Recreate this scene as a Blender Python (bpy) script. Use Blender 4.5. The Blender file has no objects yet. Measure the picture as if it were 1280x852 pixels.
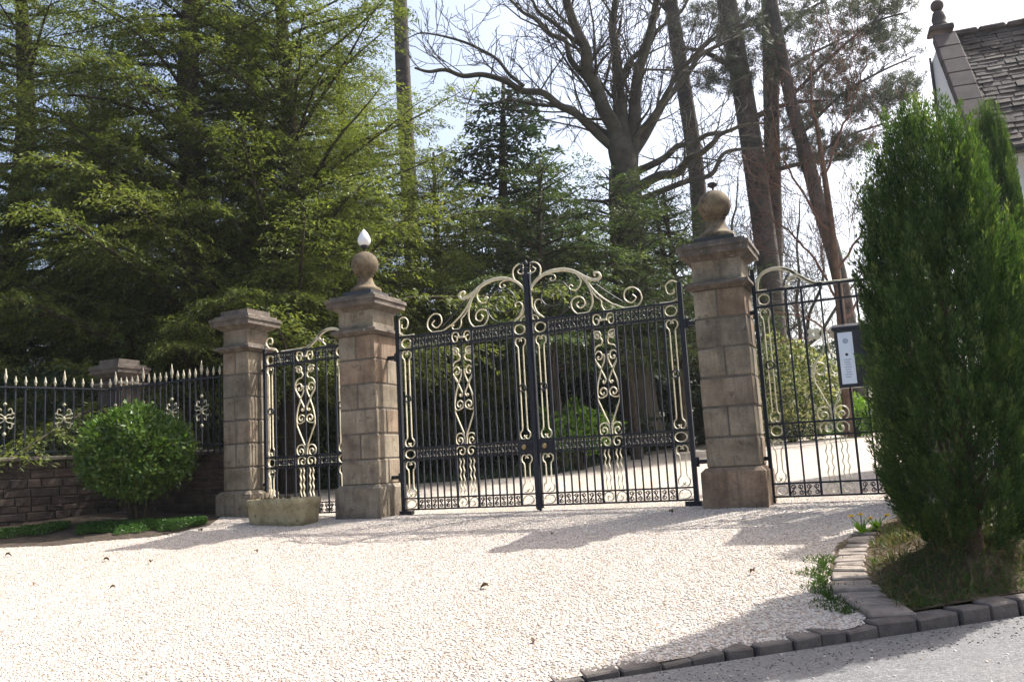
import bpy, math, random
import numpy as np
from mathutils import Matrix, Vector

rng = np.random.default_rng(7)
random.seed(7)
col = bpy.context.scene.collection
scn = bpy.context.scene

# ------------------------------------------------------------------ camera
F_PX, PITCH, ROLL, YAW = 1086.35, 0.1414, -0.0549, -0.4130
CAM = np.array([4.2451, -10.2842, 0.5269])
FW = np.array([math.sin(YAW)*math.cos(PITCH), math.cos(YAW)*math.cos(PITCH), math.sin(PITCH)])
_rt = np.array([math.cos(YAW), -math.sin(YAW), 0.0]); _up = np.cross(_rt, FW)
RT = _rt*math.cos(ROLL)+_up*math.sin(ROLL); UP = -_rt*math.sin(ROLL)+_up*math.cos(ROLL)
cd = bpy.data.cameras.new('camera'); cam = bpy.data.objects.new('camera', cd); col.objects.link(cam)
cd.sensor_width = 36.0; cd.lens = F_PX/1280*36.0; cd.clip_start = .05; cd.clip_end = 2000
cam.matrix_world = Matrix(((RT[0], UP[0], -FW[0], CAM[0]), (RT[1], UP[1], -FW[1], CAM[1]), (RT[2], UP[2], -FW[2], CAM[2]), (0, 0, 0, 1)))
scn.camera = cam

# ------------------------------------------------------------------ world, sun, exposure
SUN_AZ, SUN_EL = math.radians(38.0), math.radians(51.5)      # azimuth from +Y towards +X
w = bpy.data.worlds.new('World'); scn.world = w; w.use_nodes = True
nt = w.node_tree; nt.nodes.clear()
sky = nt.nodes.new('ShaderNodeTexSky'); sky.sky_type = 'NISHITA'; sky.sun_disc = False
sky.sun_elevation = SUN_EL; sky.sun_rotation = SUN_AZ
sky.air_density = 1.0; sky.dust_density = 6.0; sky.ozone_density = 1.0
bg = nt.nodes.new('ShaderNodeBackground'); bg.inputs['Strength'].default_value = 0.15
ow = nt.nodes.new('ShaderNodeOutputWorld')
nt.links.new(sky.outputs[0], bg.inputs[0]); nt.links.new(bg.outputs[0], ow.inputs[0])
sd = bpy.data.lights.new('sun', 'SUN'); sun = bpy.data.objects.new('sun', sd); col.objects.link(sun)
sd.energy = 4.6; sd.angle = math.radians(.53); sd.color = (1.0, .97, .92)
sv = Vector((math.sin(SUN_AZ)*math.cos(SUN_EL), math.cos(SUN_AZ)*math.cos(SUN_EL), math.sin(SUN_EL)))
sun.rotation_euler = sv.to_track_quat('Z', 'Y').to_euler(); sun.location = (20, 20, 30)
scn.view_settings.view_transform = 'Standard'; scn.view_settings.look = 'None'
scn.view_settings.exposure = 1.0; scn.view_settings.gamma = 1.0
scn.view_settings.use_curve_mapping = False

# ------------------------------------------------------------------ pixel -> direction helpers (distance comes from the surface touched)
def ray(x, y): return FW+RT*(x-640)/F_PX-UP*(y-426)/F_PX
def at_plane_y(x, y, Y):
    d = ray(x, y); return CAM+d*(Y-CAM[1])/d[1]
def at_depth(x, y, D): return CAM+ray(x, y)*D
def sm(x, w): return .5*(x+np.sqrt(x*x+w*w))
def G(x, y):
    "height of the ground: the drive climbs from the road to the gates and on behind them"
    x = np.asarray(x, float); y = np.asarray(y, float)
    z = -.07-.10*sm(-(y+.4), .15)+.055*sm(-3-x, .5)/(1+np.exp(np.clip(y-2., -40, 40)))*np.clip((26+x)/12, 0, 1)
    return z+.05*(sm(y, .5)-sm(y-26, 4))
def ground_at_depth(px, D):
    p = at_depth(px, 560, D); p[2] = float(G(p[0], p[1])); return p

# ------------------------------------------------------------------ mesh helpers
class MB:
    def __init__(s): s.v = []; s.f = []; s.t = []; s.n = 0
    def add(s, v, f, tint=None):
        v = np.asarray(v, float).reshape(-1, 3)
        if isinstance(f, np.ndarray): fs = [f]
        else:
            by = {}
            for q in f: by.setdefault(len(q), []).append(q)
            fs = [np.array(a) for a in by.values()]
        for a in fs:
            s.f.append(a+s.n)
            s.t.append(np.full(len(a), rng.random()) if tint is None else np.broadcast_to(np.asarray(tint, float), (len(a),)).copy())
        s.v.append(v); s.n += len(v)
    def mesh(s, name, tint=False, smooth=False):
        v = np.concatenate(s.v); me = bpy.data.meshes.new(name)
        me.vertices.add(len(v)); me.vertices.foreach_set('co', v.ravel().astype(np.float32))
        tot = np.concatenate([np.full(len(a), a.shape[1]) for a in s.f])
        idx = np.concatenate([a.ravel() for a in s.f])
        st = np.concatenate([[0], np.cumsum(tot)[:-1]])
        me.loops.add(len(idx)); me.loops.foreach_set('vertex_index', idx.astype(np.int32))
        me.polygons.add(len(tot)); me.polygons.foreach_set('loop_start', st.astype(np.int32))
        me.polygons.foreach_set('loop_total', tot.astype(np.int32))
        me.polygons.foreach_set('use_smooth', np.full(len(tot), bool(smooth)))
        me.update(calc_edges=True)
        if tint:
            a = me.attributes.new('tint', 'FLOAT', 'FACE'); a.data.foreach_set('value', np.concatenate(s.t).astype(np.float32))
        return me

ORG = {}
def tag(o, label=None, cat=None, group=None, kind=None):
    if label: o['label'] = label
    if cat: o['category'] = cat
    if group: o['group'] = group
    if kind: o['kind'] = kind
    return o
def thing(name, loc, label=None, cat=None, group=None, kind=None):
    o = bpy.data.objects.new(name, None); col.objects.link(o); o.location = tuple(loc); o.empty_display_size = .2
    ORG[o.name] = np.array(loc, float); return tag(o, label, cat, group, kind)
def link(name, me, parent=None, loc=(0, 0, 0)):
    o = bpy.data.objects.new(name, me); col.objects.link(o)
    if parent is not None: o.parent = parent
    o.location = tuple(loc); return o
def build(mb, name, m, parent=None, tint=False, smooth=False):
    "mesh given in world coordinates, made a child (or a top-level object)"
    if parent is not None:
        og = ORG[parent.name]
        mb.v[0] = mb.v[0]; mb.v = [v-og for v in mb.v]
    smooth = smooth or name in ('boughs', 'twigs', 'stems', 'gutter', 'downpipe', 'basin', 'flower_stem', 'ornament')
    me = mb.mesh(name, tint, smooth); me.materials.append(m)
    o = link(name, me, parent); ORG[o.name] = ORG[parent.name] if parent is not None else np.zeros(3)
    return o
def rebase(o, p):
    "move a top-level mesh's origin to its base point"
    p = np.array(p, float); me = o.data; n = len(me.vertices); c = np.empty(n*3, np.float32); me.vertices.foreach_get('co', c)
    me.vertices.foreach_set('co', (c.reshape(-1, 3)-p).ravel().astype(np.float32)); o.location = tuple(p); me.update(); return o
def place(name, me, parent, p):
    o = link(name, me, parent, np.array(p, float)-ORG[parent.name]); ORG[o.name] = np.array(p, float); return o
def copy_tree(o, parent=None):
    c = o.copy(); col.objects.link(c); c.parent = parent
    if parent is None: ORG[c.name] = np.array(o.location)
    for ch in o.children: copy_tree(ch, c)
    return c

BOXF = [(0, 3, 2, 1), (4, 5, 6, 7), (0, 1, 5, 4), (1, 2, 6, 5), (2, 3, 7, 6), (3, 0, 4, 7)]
def box(mb, x0, x1, y0, y1, z0, z1, tint=None):
    mb.add([(x0, y0, z0), (x1, y0, z0), (x1, y1, z0), (x0, y1, z0), (x0, y0, z1), (x1, y0, z1), (x1, y1, z1), (x0, y1, z1)], BOXF, tint)
def frustum(mb, cx, cy, z0, z1, a0, b0, a1, b1):
    mb.add([(cx-a0, cy-b0, z0), (cx+a0, cy-b0, z0), (cx+a0, cy+b0, z0), (cx-a0, cy+b0, z0), (cx-a1, cy-b1, z1), (cx+a1, cy-b1, z1), (cx+a1, cy+b1, z1), (cx-a1, cy+b1, z1)], BOXF)
def chamfer(mb, c, s, b, jit=0.0, frame=None):
    "box with cut edges: 24 corners, 44 triangles"
    h = np.array(s)/2.; V = []; ID = {}
    for sx in (-1, 1):
        for sy in (-1, 1):
            for sz in (-1, 1):
                sg = np.array((sx, sy, sz)); j = rng.normal(0, jit, 3) if jit else 0
                for k in range(3):
                    p = h-b; p = p.copy(); p[k] = h[k]
                    ID[(sx, sy, sz, k)] = len(V); V.append(sg*p+j)
    Fc = []
    for k in range(3):
        a, bq = [(1, 2), (2, 0), (0, 1)][k]
        for s0 in (-1, 1):
            q = []
            for u, vv in ((-1, -1), (1, -1), (1, 1), (-1, 1)):
                t = [0, 0, 0]; t[k] = s0; t[a] = u; t[bq] = vv; q.append(ID[(*t, k)])
            Fc.append(tuple(q if s0 > 0 else q[::-1]))
        for u in (-1, 1):
            for vv in (-1, 1):
                t0 = [0, 0, 0]; t0[k] = -1; t0[a] = u; t0[bq] = vv; t1 = list(t0); t1[k] = 1
                q = (ID[(*t0, a)], ID[(*t1, a)], ID[(*t1, bq)], ID[(*t0, bq)])
                Fc.append(q if u*vv < 0 else q[::-1])
    for sx in (-1, 1):
        for sy in (-1, 1):
            for sz in (-1, 1):
                q = tuple(ID[(sx, sy, sz, k)] for k in range(3)); Fc.append(q if sx*sy*sz > 0 else q[::-1])
    V = np.array(V)
    if frame is not None: V = V@np.array(frame)
    mb.add(V+np.array(c), Fc)
def cr(pts, n=6, closed=False):
    "Catmull-Rom through points"
    P = np.array(pts, float); out = []
    Q = np.concatenate([[2*P[0]-P[1]], P, [2*P[-1]-P[-2]]])
    for i in range(1, len(Q)-2):
        t = np.linspace(0, 1, n, endpoint=False)[:, None]
        a, b, c, d = Q[i-1], Q[i], Q[i+1], Q[i+2]
        out.append(.5*((2*b)+(-a+c)*t+(2*a-5*b+4*c-d)*t*t+(-a+3*b-3*c+d)*t**3))
    out.append(P[-1:]); return np.concatenate(out)
def tube(mb, pts, r, sides=6, caps=True, tint=None):
    P = np.asarray(pts, float); n = len(P); r = np.broadcast_to(np.asarray(r, float), (n,))
    T = np.gradient(P, axis=0); T /= np.linalg.norm(T, axis=1)[:, None]+1e-12
    ref = np.array((0, 0, 1.)) if abs(T[:, 2]).mean() < .8 else np.array((1., 0, 0))
    A = np.cross(T, ref); A /= np.linalg.norm(A, axis=1)[:, None]+1e-9; B = np.cross(T, A)
    a = np.arange(sides)*2*math.pi/sides
    V = P[:, None]+r[:, None, None]*(A[:, None]*np.cos(a)[None, :, None]+B[:, None]*np.sin(a)[None, :, None])
    i = np.arange(n-1)[:, None]*sides; j = np.arange(sides)[None]; k = (j+1) % sides
    f = np.stack([i+j, i+k, i+sides+k, i+sides+j], -1).reshape(-1, 4)
    if caps:
        fl = [tuple(q) for q in f]+[tuple(range(sides))[::-1], tuple((n-1)*sides+np.arange(sides))]
        mb.add(V.reshape(-1, 3), fl, tint)
    else: mb.add(V.reshape(-1, 3), f, tint)
def ribbon(mb, pts2, y0, th, dp, taper=None, sx=1.0):
    "flat iron bar bent in the x-z plane: th in plane, dp through it (hexagonal section)"
    P = np.array(pts2, float); n = len(P); T = np.gradient(P, axis=0); T /= np.linalg.norm(T, axis=1)[:, None]+1e-12
    N = np.stack([-T[:, 1], T[:, 0]], 1); th = np.broadcast_to(np.asarray(th, float), (n,)); dpv = np.broadcast_to(np.asarray(dp, float), (n,))
    sec = [(-.5, -.28), (-.28, -.5), (.28, -.5), (.5, -.28), (.5, .28), (.28, .5), (-.28, .5), (-.5, .28)]
    V = np.zeros((n, 8, 3))
    for k, (a, b) in enumerate(sec):
        V[:, k, 0] = P[:, 0]+N[:, 0]*th*a; V[:, k, 2] = P[:, 1]+N[:, 1]*th*a; V[:, k, 1] = y0+dpv*b
    V[:, :, 0] *= sx
    i = np.arange(n-1)[:, None]*8; j = np.arange(8)[None]; k = (j+1) % 8
    f = [tuple(q) for q in np.stack([i+j, i+k, i+8+k, i+8+j], -1).reshape(-1, 4)]+[tuple(range(8))[::-1], tuple((n-1)*8+np.arange(8))]
    mb.add(V.reshape(-1, 3), f)
def spiral(cx, cz, r0, r1, a0, turns, n=18):
    t = np.linspace(0, 1, n); a = math.radians(a0)+turns*2*math.pi*t; r = r0+(r1-r0)*t
    return np.stack([cx+r*np.cos(a), cz+r*np.sin(a)], 1)
def lathe(mb, prof, c, seg=28, power=None):
    prof = np.array(prof, float); n = len(prof); a = np.arange(seg)*2*math.pi/seg
    V = np.stack([c[0]+prof[:, 0:1]*np.cos(a), c[1]+prof[:, 0:1]*np.sin(a), c[2]+prof[:, 1:2]*np.ones(seg)], -1)
    i = np.arange(n-1)[:, None]*seg; j = np.arange(seg)[None]; k = (j+1) % seg
    f = [tuple(q) for q in np.stack([i+j, i+k, i+seg+k, i+seg+j], -1).reshape(-1, 4)]+[tuple(range(seg))[::-1], tuple((n-1)*seg+np.arange(seg))]
    mb.add(V.reshape(-1, 3), f)
def leaves(mb, P, D, Nn, L, W, tint, fold=.0):
    "many leaf blades at once: a kite of four corners each"
    P = np.asarray(P); n = len(P); L = np.broadcast_to(L, (n,))[:, None]; W = np.broadcast_to(W, (n,))[:, None]
    D = D/(np.linalg.norm(D, axis=1)[:, None]+1e-9); S = np.cross(D, Nn); S /= np.linalg.norm(S, axis=1)[:, None]+1e-9
    V = np.stack([P, P+D*L*.45+S*W*.5, P+D*L, P+D*L*.45-S*W*.5], 1)
    mb.add(V.reshape(-1, 3), np.arange(n*4).reshape(n, 4), tint)
def rdir(n):
    v = rng.normal(size=(n, 3)); return v/np.linalg.norm(v, axis=1)[:, None]

# ------------------------------------------------------------------ materials
def new_mat(name):
    m = bpy.data.materials.new(name); m.use_nodes = True; t = m.node_tree; t.nodes.clear()
    out = t.nodes.new('ShaderNodeOutputMaterial'); b = t.nodes.new('ShaderNodeBsdfPrincipled')
    t.links.new(b.outputs[0], out.inputs[0]); return m, t, b, out
def ramp(t, fac, stops, interp='LINEAR'):
    r = t.nodes.new('ShaderNodeValToRGB'); r.color_ramp.interpolation = interp; e = r.color_ramp.elements
    while len(e) < len(stops): e.new(.5)
    for k, (p, c) in enumerate(stops): e[k].position = p; e[k].color = (*c, 1)
    t.links.new(fac, r.inputs[0]); return r.outputs[0]
def noise(t, vec, scale, detail=5, rough=.6):
    n = t.nodes.new('ShaderNodeTexNoise'); n.inputs['Scale'].default_value = scale; n.inputs['Detail'].default_value = detail
    n.inputs['Roughness'].default_value = rough; t.links.new(vec, n.inputs['Vector']); return n.outputs['Fac']
def mix(t, fac, a, b, mode='MIX'):
    n = t.nodes.new('ShaderNodeMix'); n.data_type = 'RGBA'; n.blend_type = mode
    for k, v in ((0, fac), (6, a), (7, b)):
        if isinstance(v, (int, float)): n.inputs[k].default_value = v
        elif isinstance(v, tuple): n.inputs[k].default_value = (*v, 1)
        else: t.links.new(v, n.inputs[k])
    return n.outputs[2]
def pos(t): return t.nodes.new('ShaderNodeNewGeometry').outputs['Position']
def bump(t, b, h, strength, dist):
    n = t.nodes.new('ShaderNodeBump'); n.inputs['Strength'].default_value = strength; n.inputs['Distance'].default_value = dist
    t.links.new(h, n.inputs['Height']); t.links.new(n.outputs[0], b.inputs['Normal'])
def surf(name, stops, scale=3., rough=.85, bs=.4, bd=.01, bscale=40., fine=None, per_object=None, spec=.3, metal=0., streak=None):
    "weathered surface: large and fine mottling, grain in relief, optional tone per piece"
    m, t, b, o = new_mat(name); p = pos(t)
    c = ramp(t, noise(t, p, scale, 7, .65), stops)
    if fine: c = mix(t, ramp(t, noise(t, p, fine[0], 4), [(fine[1], (0, 0, 0)), (fine[1]+.12, (1, 1, 1))]), c, fine[2])
    if streak:
        mp = t.nodes.new('ShaderNodeMapping'); mp.inputs['Scale'].default_value = (9, 9, .8); t.links.new(p, mp.inputs['Vector'])
        c = mix(t, ramp(t, noise(t, mp.outputs[0], 1.6, 6, .7), [(.50, (0, 0, 0)), (.68, (streak[0],)*3)]), c, streak[1])
        g_ = noise(t, p, 90, 3); c = mix(t, .55, c, ramp(t, g_, [(.3, (.45, .44, .43)), (.7, (1.5, 1.5, 1.5))]), 'MULTIPLY')
    if per_object:
        oi = t.nodes.new('ShaderNodeObjectInfo'); c = mix(t, 1., c, ramp(t, oi.outputs['Random'], per_object), 'MULTIPLY')
    t.links.new(c, b.inputs['Base Color']); b.inputs['Roughness'].default_value = rough; b.inputs['Metallic'].default_value = metal
    b.inputs['Specular IOR Level'].default_value = spec
    bump(t, b, noise(t, p, bscale, 6, .7), bs, bd); return m
def leafmat(name, stops, rough=.5, trans=.35, spec=.3, warm=(1.0, 1.15, .45)):
    m, t, b, o = new_mat(name)
    a = t.nodes.new('ShaderNodeAttribute'); a.attribute_name = 'tint'
    c = ramp(t, a.outputs['Fac'], stops); t.links.new(c, b.inputs['Base Color'])
    b.inputs['Roughness'].default_value = rough; b.inputs['Specular IOR Level'].default_value = spec
    tr = t.nodes.new('ShaderNodeBsdfTranslucent'); t.links.new(mix(t, 1., c, warm, 'MULTIPLY'), tr.inputs[0])
    ms = t.nodes.new('ShaderNodeMixShader'); ms.inputs[0].default_value = trans
    t.links.new(b.outputs[0], ms.inputs[1]); t.links.new(tr.outputs[0], ms.inputs[2]); t.links.new(ms.outputs[0], o.inputs[0]); return m

M = {}
M['sandstone'] = surf('sandstone', [(.28, (0.088, 0.07395, 0.0585)), (.45, (0.192, 0.1653, 0.126)), (.58, (0.264, 0.2349, 0.1845)), (.75, (0.32, 0.2958, 0.234))], 2.6, .9, .5, .012, 60,
                      fine=(7, .60, (.10, .085, .07)), streak=(.6, (.085, .078, .066)), per_object=[(0, (1.0, .80, .70)), (.3, (.92, .88, .83)), (.65, (1.1, 1.05, .98)), (1, (.80, .76, .74))])
M['cap_stone'] = surf('cap_stone', [(.3, (0.054, 0.04512, 0.04)), (.5, (0.117, 0.09408, 0.078)), (.7, (0.1935, 0.168, 0.135))], 5., .92, .5, .006, 60, fine=(15, .62, (.36, .35, .30)))
M['finial_stone'] = surf('finial_stone', [(.32, (.045, .038, .030)), (.5, (.145, .108, .066)), (.68, (.235, .185, .118))], 5., .9, .6, .008, 55, fine=(11, .58, (.050, .045, .038)))
M['mortar'] = surf('mortar', [(.3, (.07, .06, .05)), (.7, (.14, .12, .10))], 9, .95)
M['rubble'] = surf('rubble', [(.3, (0.0286, 0.0228, 0.02142)), (.5, (0.0598, 0.04845, 0.04284)), (.72, (0.0988, 0.08265, 0.0693))], 5, .93, .8, .02, 30,
                   per_object=[(0, (.8, .7, .68)), (.4, (1, .95, .92)), (.8, (1.25, 1.1, 1.0)), (1, (.7, .72, .75))])
M['coping'] = surf('coping', [(.3, (0.07, 0.0595, 0.0468)), (.7, (0.175, 0.1505, 0.1224))], 5, .92, .6, .015, 40)
M['iron'] = surf('iron', [(.3, (.008, .010, .016)), (.7, (.016, .020, .030))], 9, .5, .15, .002, 120, spec=.3)
M['cream'] = surf('cream', [(.25, (.42, .35, .21)), (.5, (.60, .54, .38)), (.75, (.70, .66, .51))], 14, .42, .15, .002, 120, fine=(30, .67, (.30, .22, .11)), spec=.5)
M['cream_dull'] = surf('cream_dull', [(.25, (.30, .26, .17)), (.5, (.44, .40, .29)), (.75, (.52, .49, .39))], 14, .6, .15, .002, 120, spec=.3)
M['brass'] = surf('brass', [(.3, (.30, .22, .10)), (.7, (.45, .34, .17))], 20, .4, .1, .002, 90, metal=.8)
M['lamp_glass'] = surf('lamp_glass', [(.3, (.80, .80, .80)), (.7, (.86, .86, .85))], 3, .25, .02, .001, 50, spec=.5)
M['trough_stone'] = surf('trough_stone', [(.3, (0.18, 0.1475, 0.0825)), (.5, (0.324, 0.2773, 0.165)), (.7, (0.444, 0.3894, 0.2475))], 6, .93, .7, .012, 45, fine=(14, .6, (.12, .125, .06)))
M['soil'] = surf('soil', [(.3, (.035, .026, .018)), (.55, (.075, .056, .040)), (.75, (.13, .10, .070))], 9, .97, 1., .03, 26)
M['verge'] = surf('verge', [(.3, (0.0364, 0.02475, 0.014)), (.48, (0.0884, 0.06325, 0.0364)), (.6, (0.13, 0.099, 0.0588)), (.78, (0.052, 0.0605, 0.0196))], 5, .97, 1., .04, 30, fine=(38, .6, (.07, .085, .025)))
M['earth'] = surf('earth', [(.3, (.030, .035, .014)), (.5, (.055, .065, .022)), (.7, (.085, .085, .032))], .7, .97, 1., .05, 9, fine=(4, .58, (.085, .06, .035)))
M['kerb_stone'] = surf('kerb_stone', [(.3, (0.077, 0.0675, 0.0621)), (.55, (0.1375, 0.1215, 0.1107)), (.75, (0.187, 0.1674, 0.1539))], 7, .9, .7, .012, 45, per_object=[(0, (.85, .82, .8)), (1, (1.1, 1.08, 1.05))])
M['sett_stone'] = surf('sett_stone', [(.3, (0.1445, 0.1203, 0.1025)), (.7, (0.323, 0.2822, 0.246))], 9, .9, .7, .01, 45, per_object=[(0, (.8, .78, .75)), (1, (1.12, 1.1, 1.06))])
M['slate_roof'] = surf('slate_roof', [(.3, (0.04125, 0.0341, 0.02964)), (.5, (0.0715, 0.0605, 0.05244)), (.68, (0.11, 0.09625, 0.0855))], 3, .85, .6, .012, 30, fine=(5.5, .68, (.55, .54, .50)), per_object=[(0, (.75, .73, .72)), (1, (1.2, 1.15, 1.1))])
M['render_white'] = surf('render_white', [(.3, (.74, .74, .75)), (.7, (.82, .82, .82))], 1.2, .9, .3, .006, 60)
M['gable_stone'] = surf('gable_stone', [(.3, (0.068, 0.05576, 0.0525)), (.7, (0.1292, 0.1054, 0.098))], 3, .9, .5, .012, 40, per_object=[(0, (.95, .93, .93)), (1, (1.05, 1.03, 1.02))])
M['black_paint'] = surf('black_paint', [(.3, (.010, .010, .011)), (.7, (.020, .020, .022))], 6, .3, .1, .002, 60, spec=.5)
M['paper'] = surf('paper', [(.3, (.70, .76, .84)), (.7, (.78, .83, .88))], 5, .3, .02, .001, 60, spec=.5)
M['ink'] = surf('ink', [(.3, (.30, .36, .44)), (.7, (.40, .46, .54))], 30, .5, .02, .001, 60)
M['bark_dark'] = surf('bark_dark', [(.3, (.030, .024, .018)), (.7, (.085, .068, .050))], 5, .95, 1., .04, 14)
M['bark_red'] = surf('bark_red', [(.3, (.055, .036, .026)), (.7, (.15, .095, .065))], 4, .95, 1., .04, 12)
M['bark_pine'] = surf('bark_pine', [(.3, (0.0396, 0.0343, 0.033)), (.5, (0.08008, 0.0686, 0.0627)), (.7, (0.1294, 0.1058, 0.0957))], 3.5, .95, 1., .05, 8)
M['bark_grey'] = surf('bark_grey', [(.3, (0.041, 0.036, 0.029)), (.5, (0.077, 0.069, 0.055)), (.7, (0.110, 0.102, 0.080))], 2.5, .93, .9, .04, 8, fine=(3, .6, (0.041, 0.047, 0.022)))
M['twig_red'] = surf('twig_red', [(.3, (.09, .045, .035)), (.7, (.17, .095, .07))], 5, .9)
M['yew_leaf'] = leafmat('yew_leaf', [(0, (0.05153, 0.07344, 0.0189)), (.4, (0.1031, 0.1346, 0.0351)), (.75, (0.1734, 0.202, 0.0567)), (1, (0.2577, 0.2754, 0.0945))], .5, .45, warm=(1.1, 1.12, .5))
M['hemlock_leaf'] = leafmat('hemlock_leaf', [(0, (0.03458, 0.05589, 0.02223)), (.45, (0.06422, 0.0972, 0.03458)), (.85, (0.1111, 0.1482, 0.0494)), (1, (0.1852, 0.2066, 0.0741))], .5, .38, warm=(1.05, 1.12, .6))
M['fir_leaf'] = leafmat('fir_leaf', [(0, (0.02394, 0.04536, 0.02332)), (.6, (0.04788, 0.07737, 0.03842)), (1, (0.08645, 0.1201, 0.06037))], .55, .3, warm=(1, 1.08, .75))
M['cypress_leaf'] = leafmat('cypress_leaf', [(0, (0.0189, 0.04196, 0.0138)), (.4, (0.04347, 0.08492, 0.023)), (.75, (0.08033, 0.1299, 0.0368)), (1, (0.1607, 0.1998, 0.06325))], .5, .42, warm=(1.1, 1.2, .4))
M['cypress_lit'] = leafmat('cypress_lit', [(0, (.045, .052, .013)), (.6, (.085, .098, .026)), (1, (.14, .145, .042))], .5, .38)  # lit copy: sunlit yellow put into the slimmer conifer's leaf colour
M['laurel_leaf'] = leafmat('laurel_leaf', [(0, (0.03059, 0.06547, 0.01188)), (.45, (0.07101, 0.132, 0.02178)), (.85, (0.1311, 0.2006, 0.03564)), (1, (0.2185, 0.2746, 0.0693))], .42, .35, spec=.45)
M['cover_leaf'] = leafmat('cover_leaf', [(0, (0.0272, 0.076, 0.0136)), (.6, (0.05525, 0.128, 0.0238)), (1, (0.102, 0.176, 0.0425))], .45, .35)
M['pine_needle'] = leafmat('pine_needle', [(0, (0.048, 0.06, 0.0432)), (.6, (0.084, 0.0984, 0.0696)), (1, (0.144, 0.15, 0.102))], .5, .3, warm=(1, 1.05, .8))
M['varieg_leaf'] = leafmat('varieg_leaf', [(0, (.05, .085, .022)), (.45, (.11, .14, .045)), (.6, (.42, .40, .20)), (1, (.55, .52, .30))], .45, .35)
M['bright_leaf'] = leafmat('bright_leaf', [(0, (0.072, 0.144, 0.018)), (1, (0.18, 0.3, 0.04))], .45, .5)
M['grass_blade'] = leafmat('grass_blade', [(0, (.034, .066, .015)), (.65, (.075, .12, .028)), (.85, (.15, .12, .055)), (1, (.22, .17, .09))], .6, .35)
M['dry_leaf'] = leafmat('dry_leaf', [(0, (.05, .03, .018)), (1, (.15, .09, .05))], .7, .2)
M['straw'] = leafmat('straw', [(0, (0.058, 0.0348, 0.018)), (.6, (0.1392, 0.0899, 0.048)), (1, (0.2204, 0.1624, 0.096))], .7, .2)
M['petal'] = leafmat('petal', [(0, (.75, .42, .02)), (1, (.85, .62, .04))], .5, .3)

def gravel_mats():
    m, t, b, o = new_mat('gravel_bed'); p = pos(t)
    v = t.nodes.new('ShaderNodeTexVoronoi'); v.inputs['Scale'].default_value = 48; t.links.new(p, v.inputs['Vector'])
    sp = t.nodes.new('ShaderNodeSeparateColor'); t.links.new(v.outputs['Color'], sp.inputs[0])
    STO = [(0, (.17, .155, .145)), (.14, (.32, .245, .185)), (.34, (.46, .385, .315)), (.6, (.55, .495, .43)), (.85, (.65, .615, .565)), (1, (.42, .29, .195))]
    c = ramp(t, sp.outputs[0], [(p_, tuple(.82*k for k in q_)) for p_, q_ in STO])  # bed toned down: soil and shadow between pebbles put into its colour
    c = mix(t, ramp(t, noise(t, p, .8, 5), [(.52, (0, 0, 0)), (.75, (.35, .35, .35))]), c, (.36, .29, .22))
    t.links.new(c, b.inputs['Base Color']); b.inputs['Roughness'].default_value = .85
    inv = t.nodes.new('ShaderNodeMath'); inv.operation = 'MULTIPLY'; inv.inputs[1].default_value = -1; t.links.new(v.outputs['Distance'], inv.inputs[0])
    bump(t, b, inv.outputs[0], .8, .02); M['gravel_bed'] = m
    m, t, b, o = new_mat('pebble'); oi = t.nodes.new('ShaderNodeObjectInfo')
    c = ramp(t, oi.outputs['Random'], STO); mp = t.nodes.new('ShaderNodeMapping'); mp.inputs['Rotation'].default_value = (0, 0, -.28); mp.inputs['Scale'].default_value = (1.1, .16, 1); t.links.new(pos(t), mp.inputs['Vector'])
    c = mix(t, ramp(t, noise(t, mp.outputs[0], 1.3, 6, .65), [(.46, (0, 0, 0)), (.66, (.55, .55, .55))]), c, (.34, .28, .22)); c = mix(t, .25, c, ramp(t, noise(t, pos(t), 120, 3), [(.3, (.4, .34, .28)), (.7, (.74, .7, .64))]))
    t.links.new(c, b.inputs['Base Color']); b.inputs['Roughness'].default_value = .7; M['pebble'] = m
    m, t, b, o = new_mat('asphalt'); p = pos(t)
    v = t.nodes.new('ShaderNodeTexVoronoi'); v.inputs['Scale'].default_value = 95; t.links.new(p, v.inputs['Vector'])
    sp = t.nodes.new('ShaderNodeSeparateColor'); t.links.new(v.outputs['Color'], sp.inputs[0])
    c = ramp(t, sp.outputs[0], [(0, (.075, .075, .077)), (.75, (.135, .135, .137)), (1, (.22, .215, .21))])
    c = mix(t, ramp(t, noise(t, p, 1.5, 6), [(.4, (0, 0, 0)), (.7, (.5, .5, .5))]), c, (.17, .16, .15))
    t.links.new(c, b.inputs['Base Color']); b.inputs['Roughness'].default_value = .85
    inv = t.nodes.new('ShaderNodeMath'); inv.operation = 'MULTIPLY'; inv.inputs[1].default_value = -1; t.links.new(v.outputs['Distance'], inv.inputs[0])
    bump(t, b, inv.outputs[0], .6, .008); M['asphalt'] = m
gravel_mats()

# ------------------------------------------------------------------ the setting: ground, road, kerb, drive
def sheet(name, XY, m, dz, smooth=True, zf=None):
    "grid sheet: XY is (rows, cols, 2)"
    r, c = XY.shape[:2]; z = (G(XY[..., 0], XY[..., 1]) if zf is None else zf(XY[..., 0], XY[..., 1]))+dz
    mb = MB(); i = np.arange(r-1)[:, None]*c; j = np.arange(c-1)[None]
    mb.add(np.concatenate([XY, z[..., None]], -1).reshape(-1, 3), np.stack([i+j, i+j+1, i+c+j+1, i+c+j], -1).reshape(-1, 4))
    return mb, build(mb, name, m, None, smooth=smooth)
K0 = np.array((3.60, -5.03)); KD = np.array((.805, .593)); KD /= np.linalg.norm(KD); KN = np.array((-KD[1], KD[0]))   # kerb line and its inward normal
def kerb_t(x, y): return (x-K0[0])*KD[0]+(y-K0[1])*KD[1]
def kerb_s(x, y): return (x-K0[0])*KN[0]+(y-K0[1])*KN[1]
def upstand(t): return np.clip(.050+.024*t, .016, .10)
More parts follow.
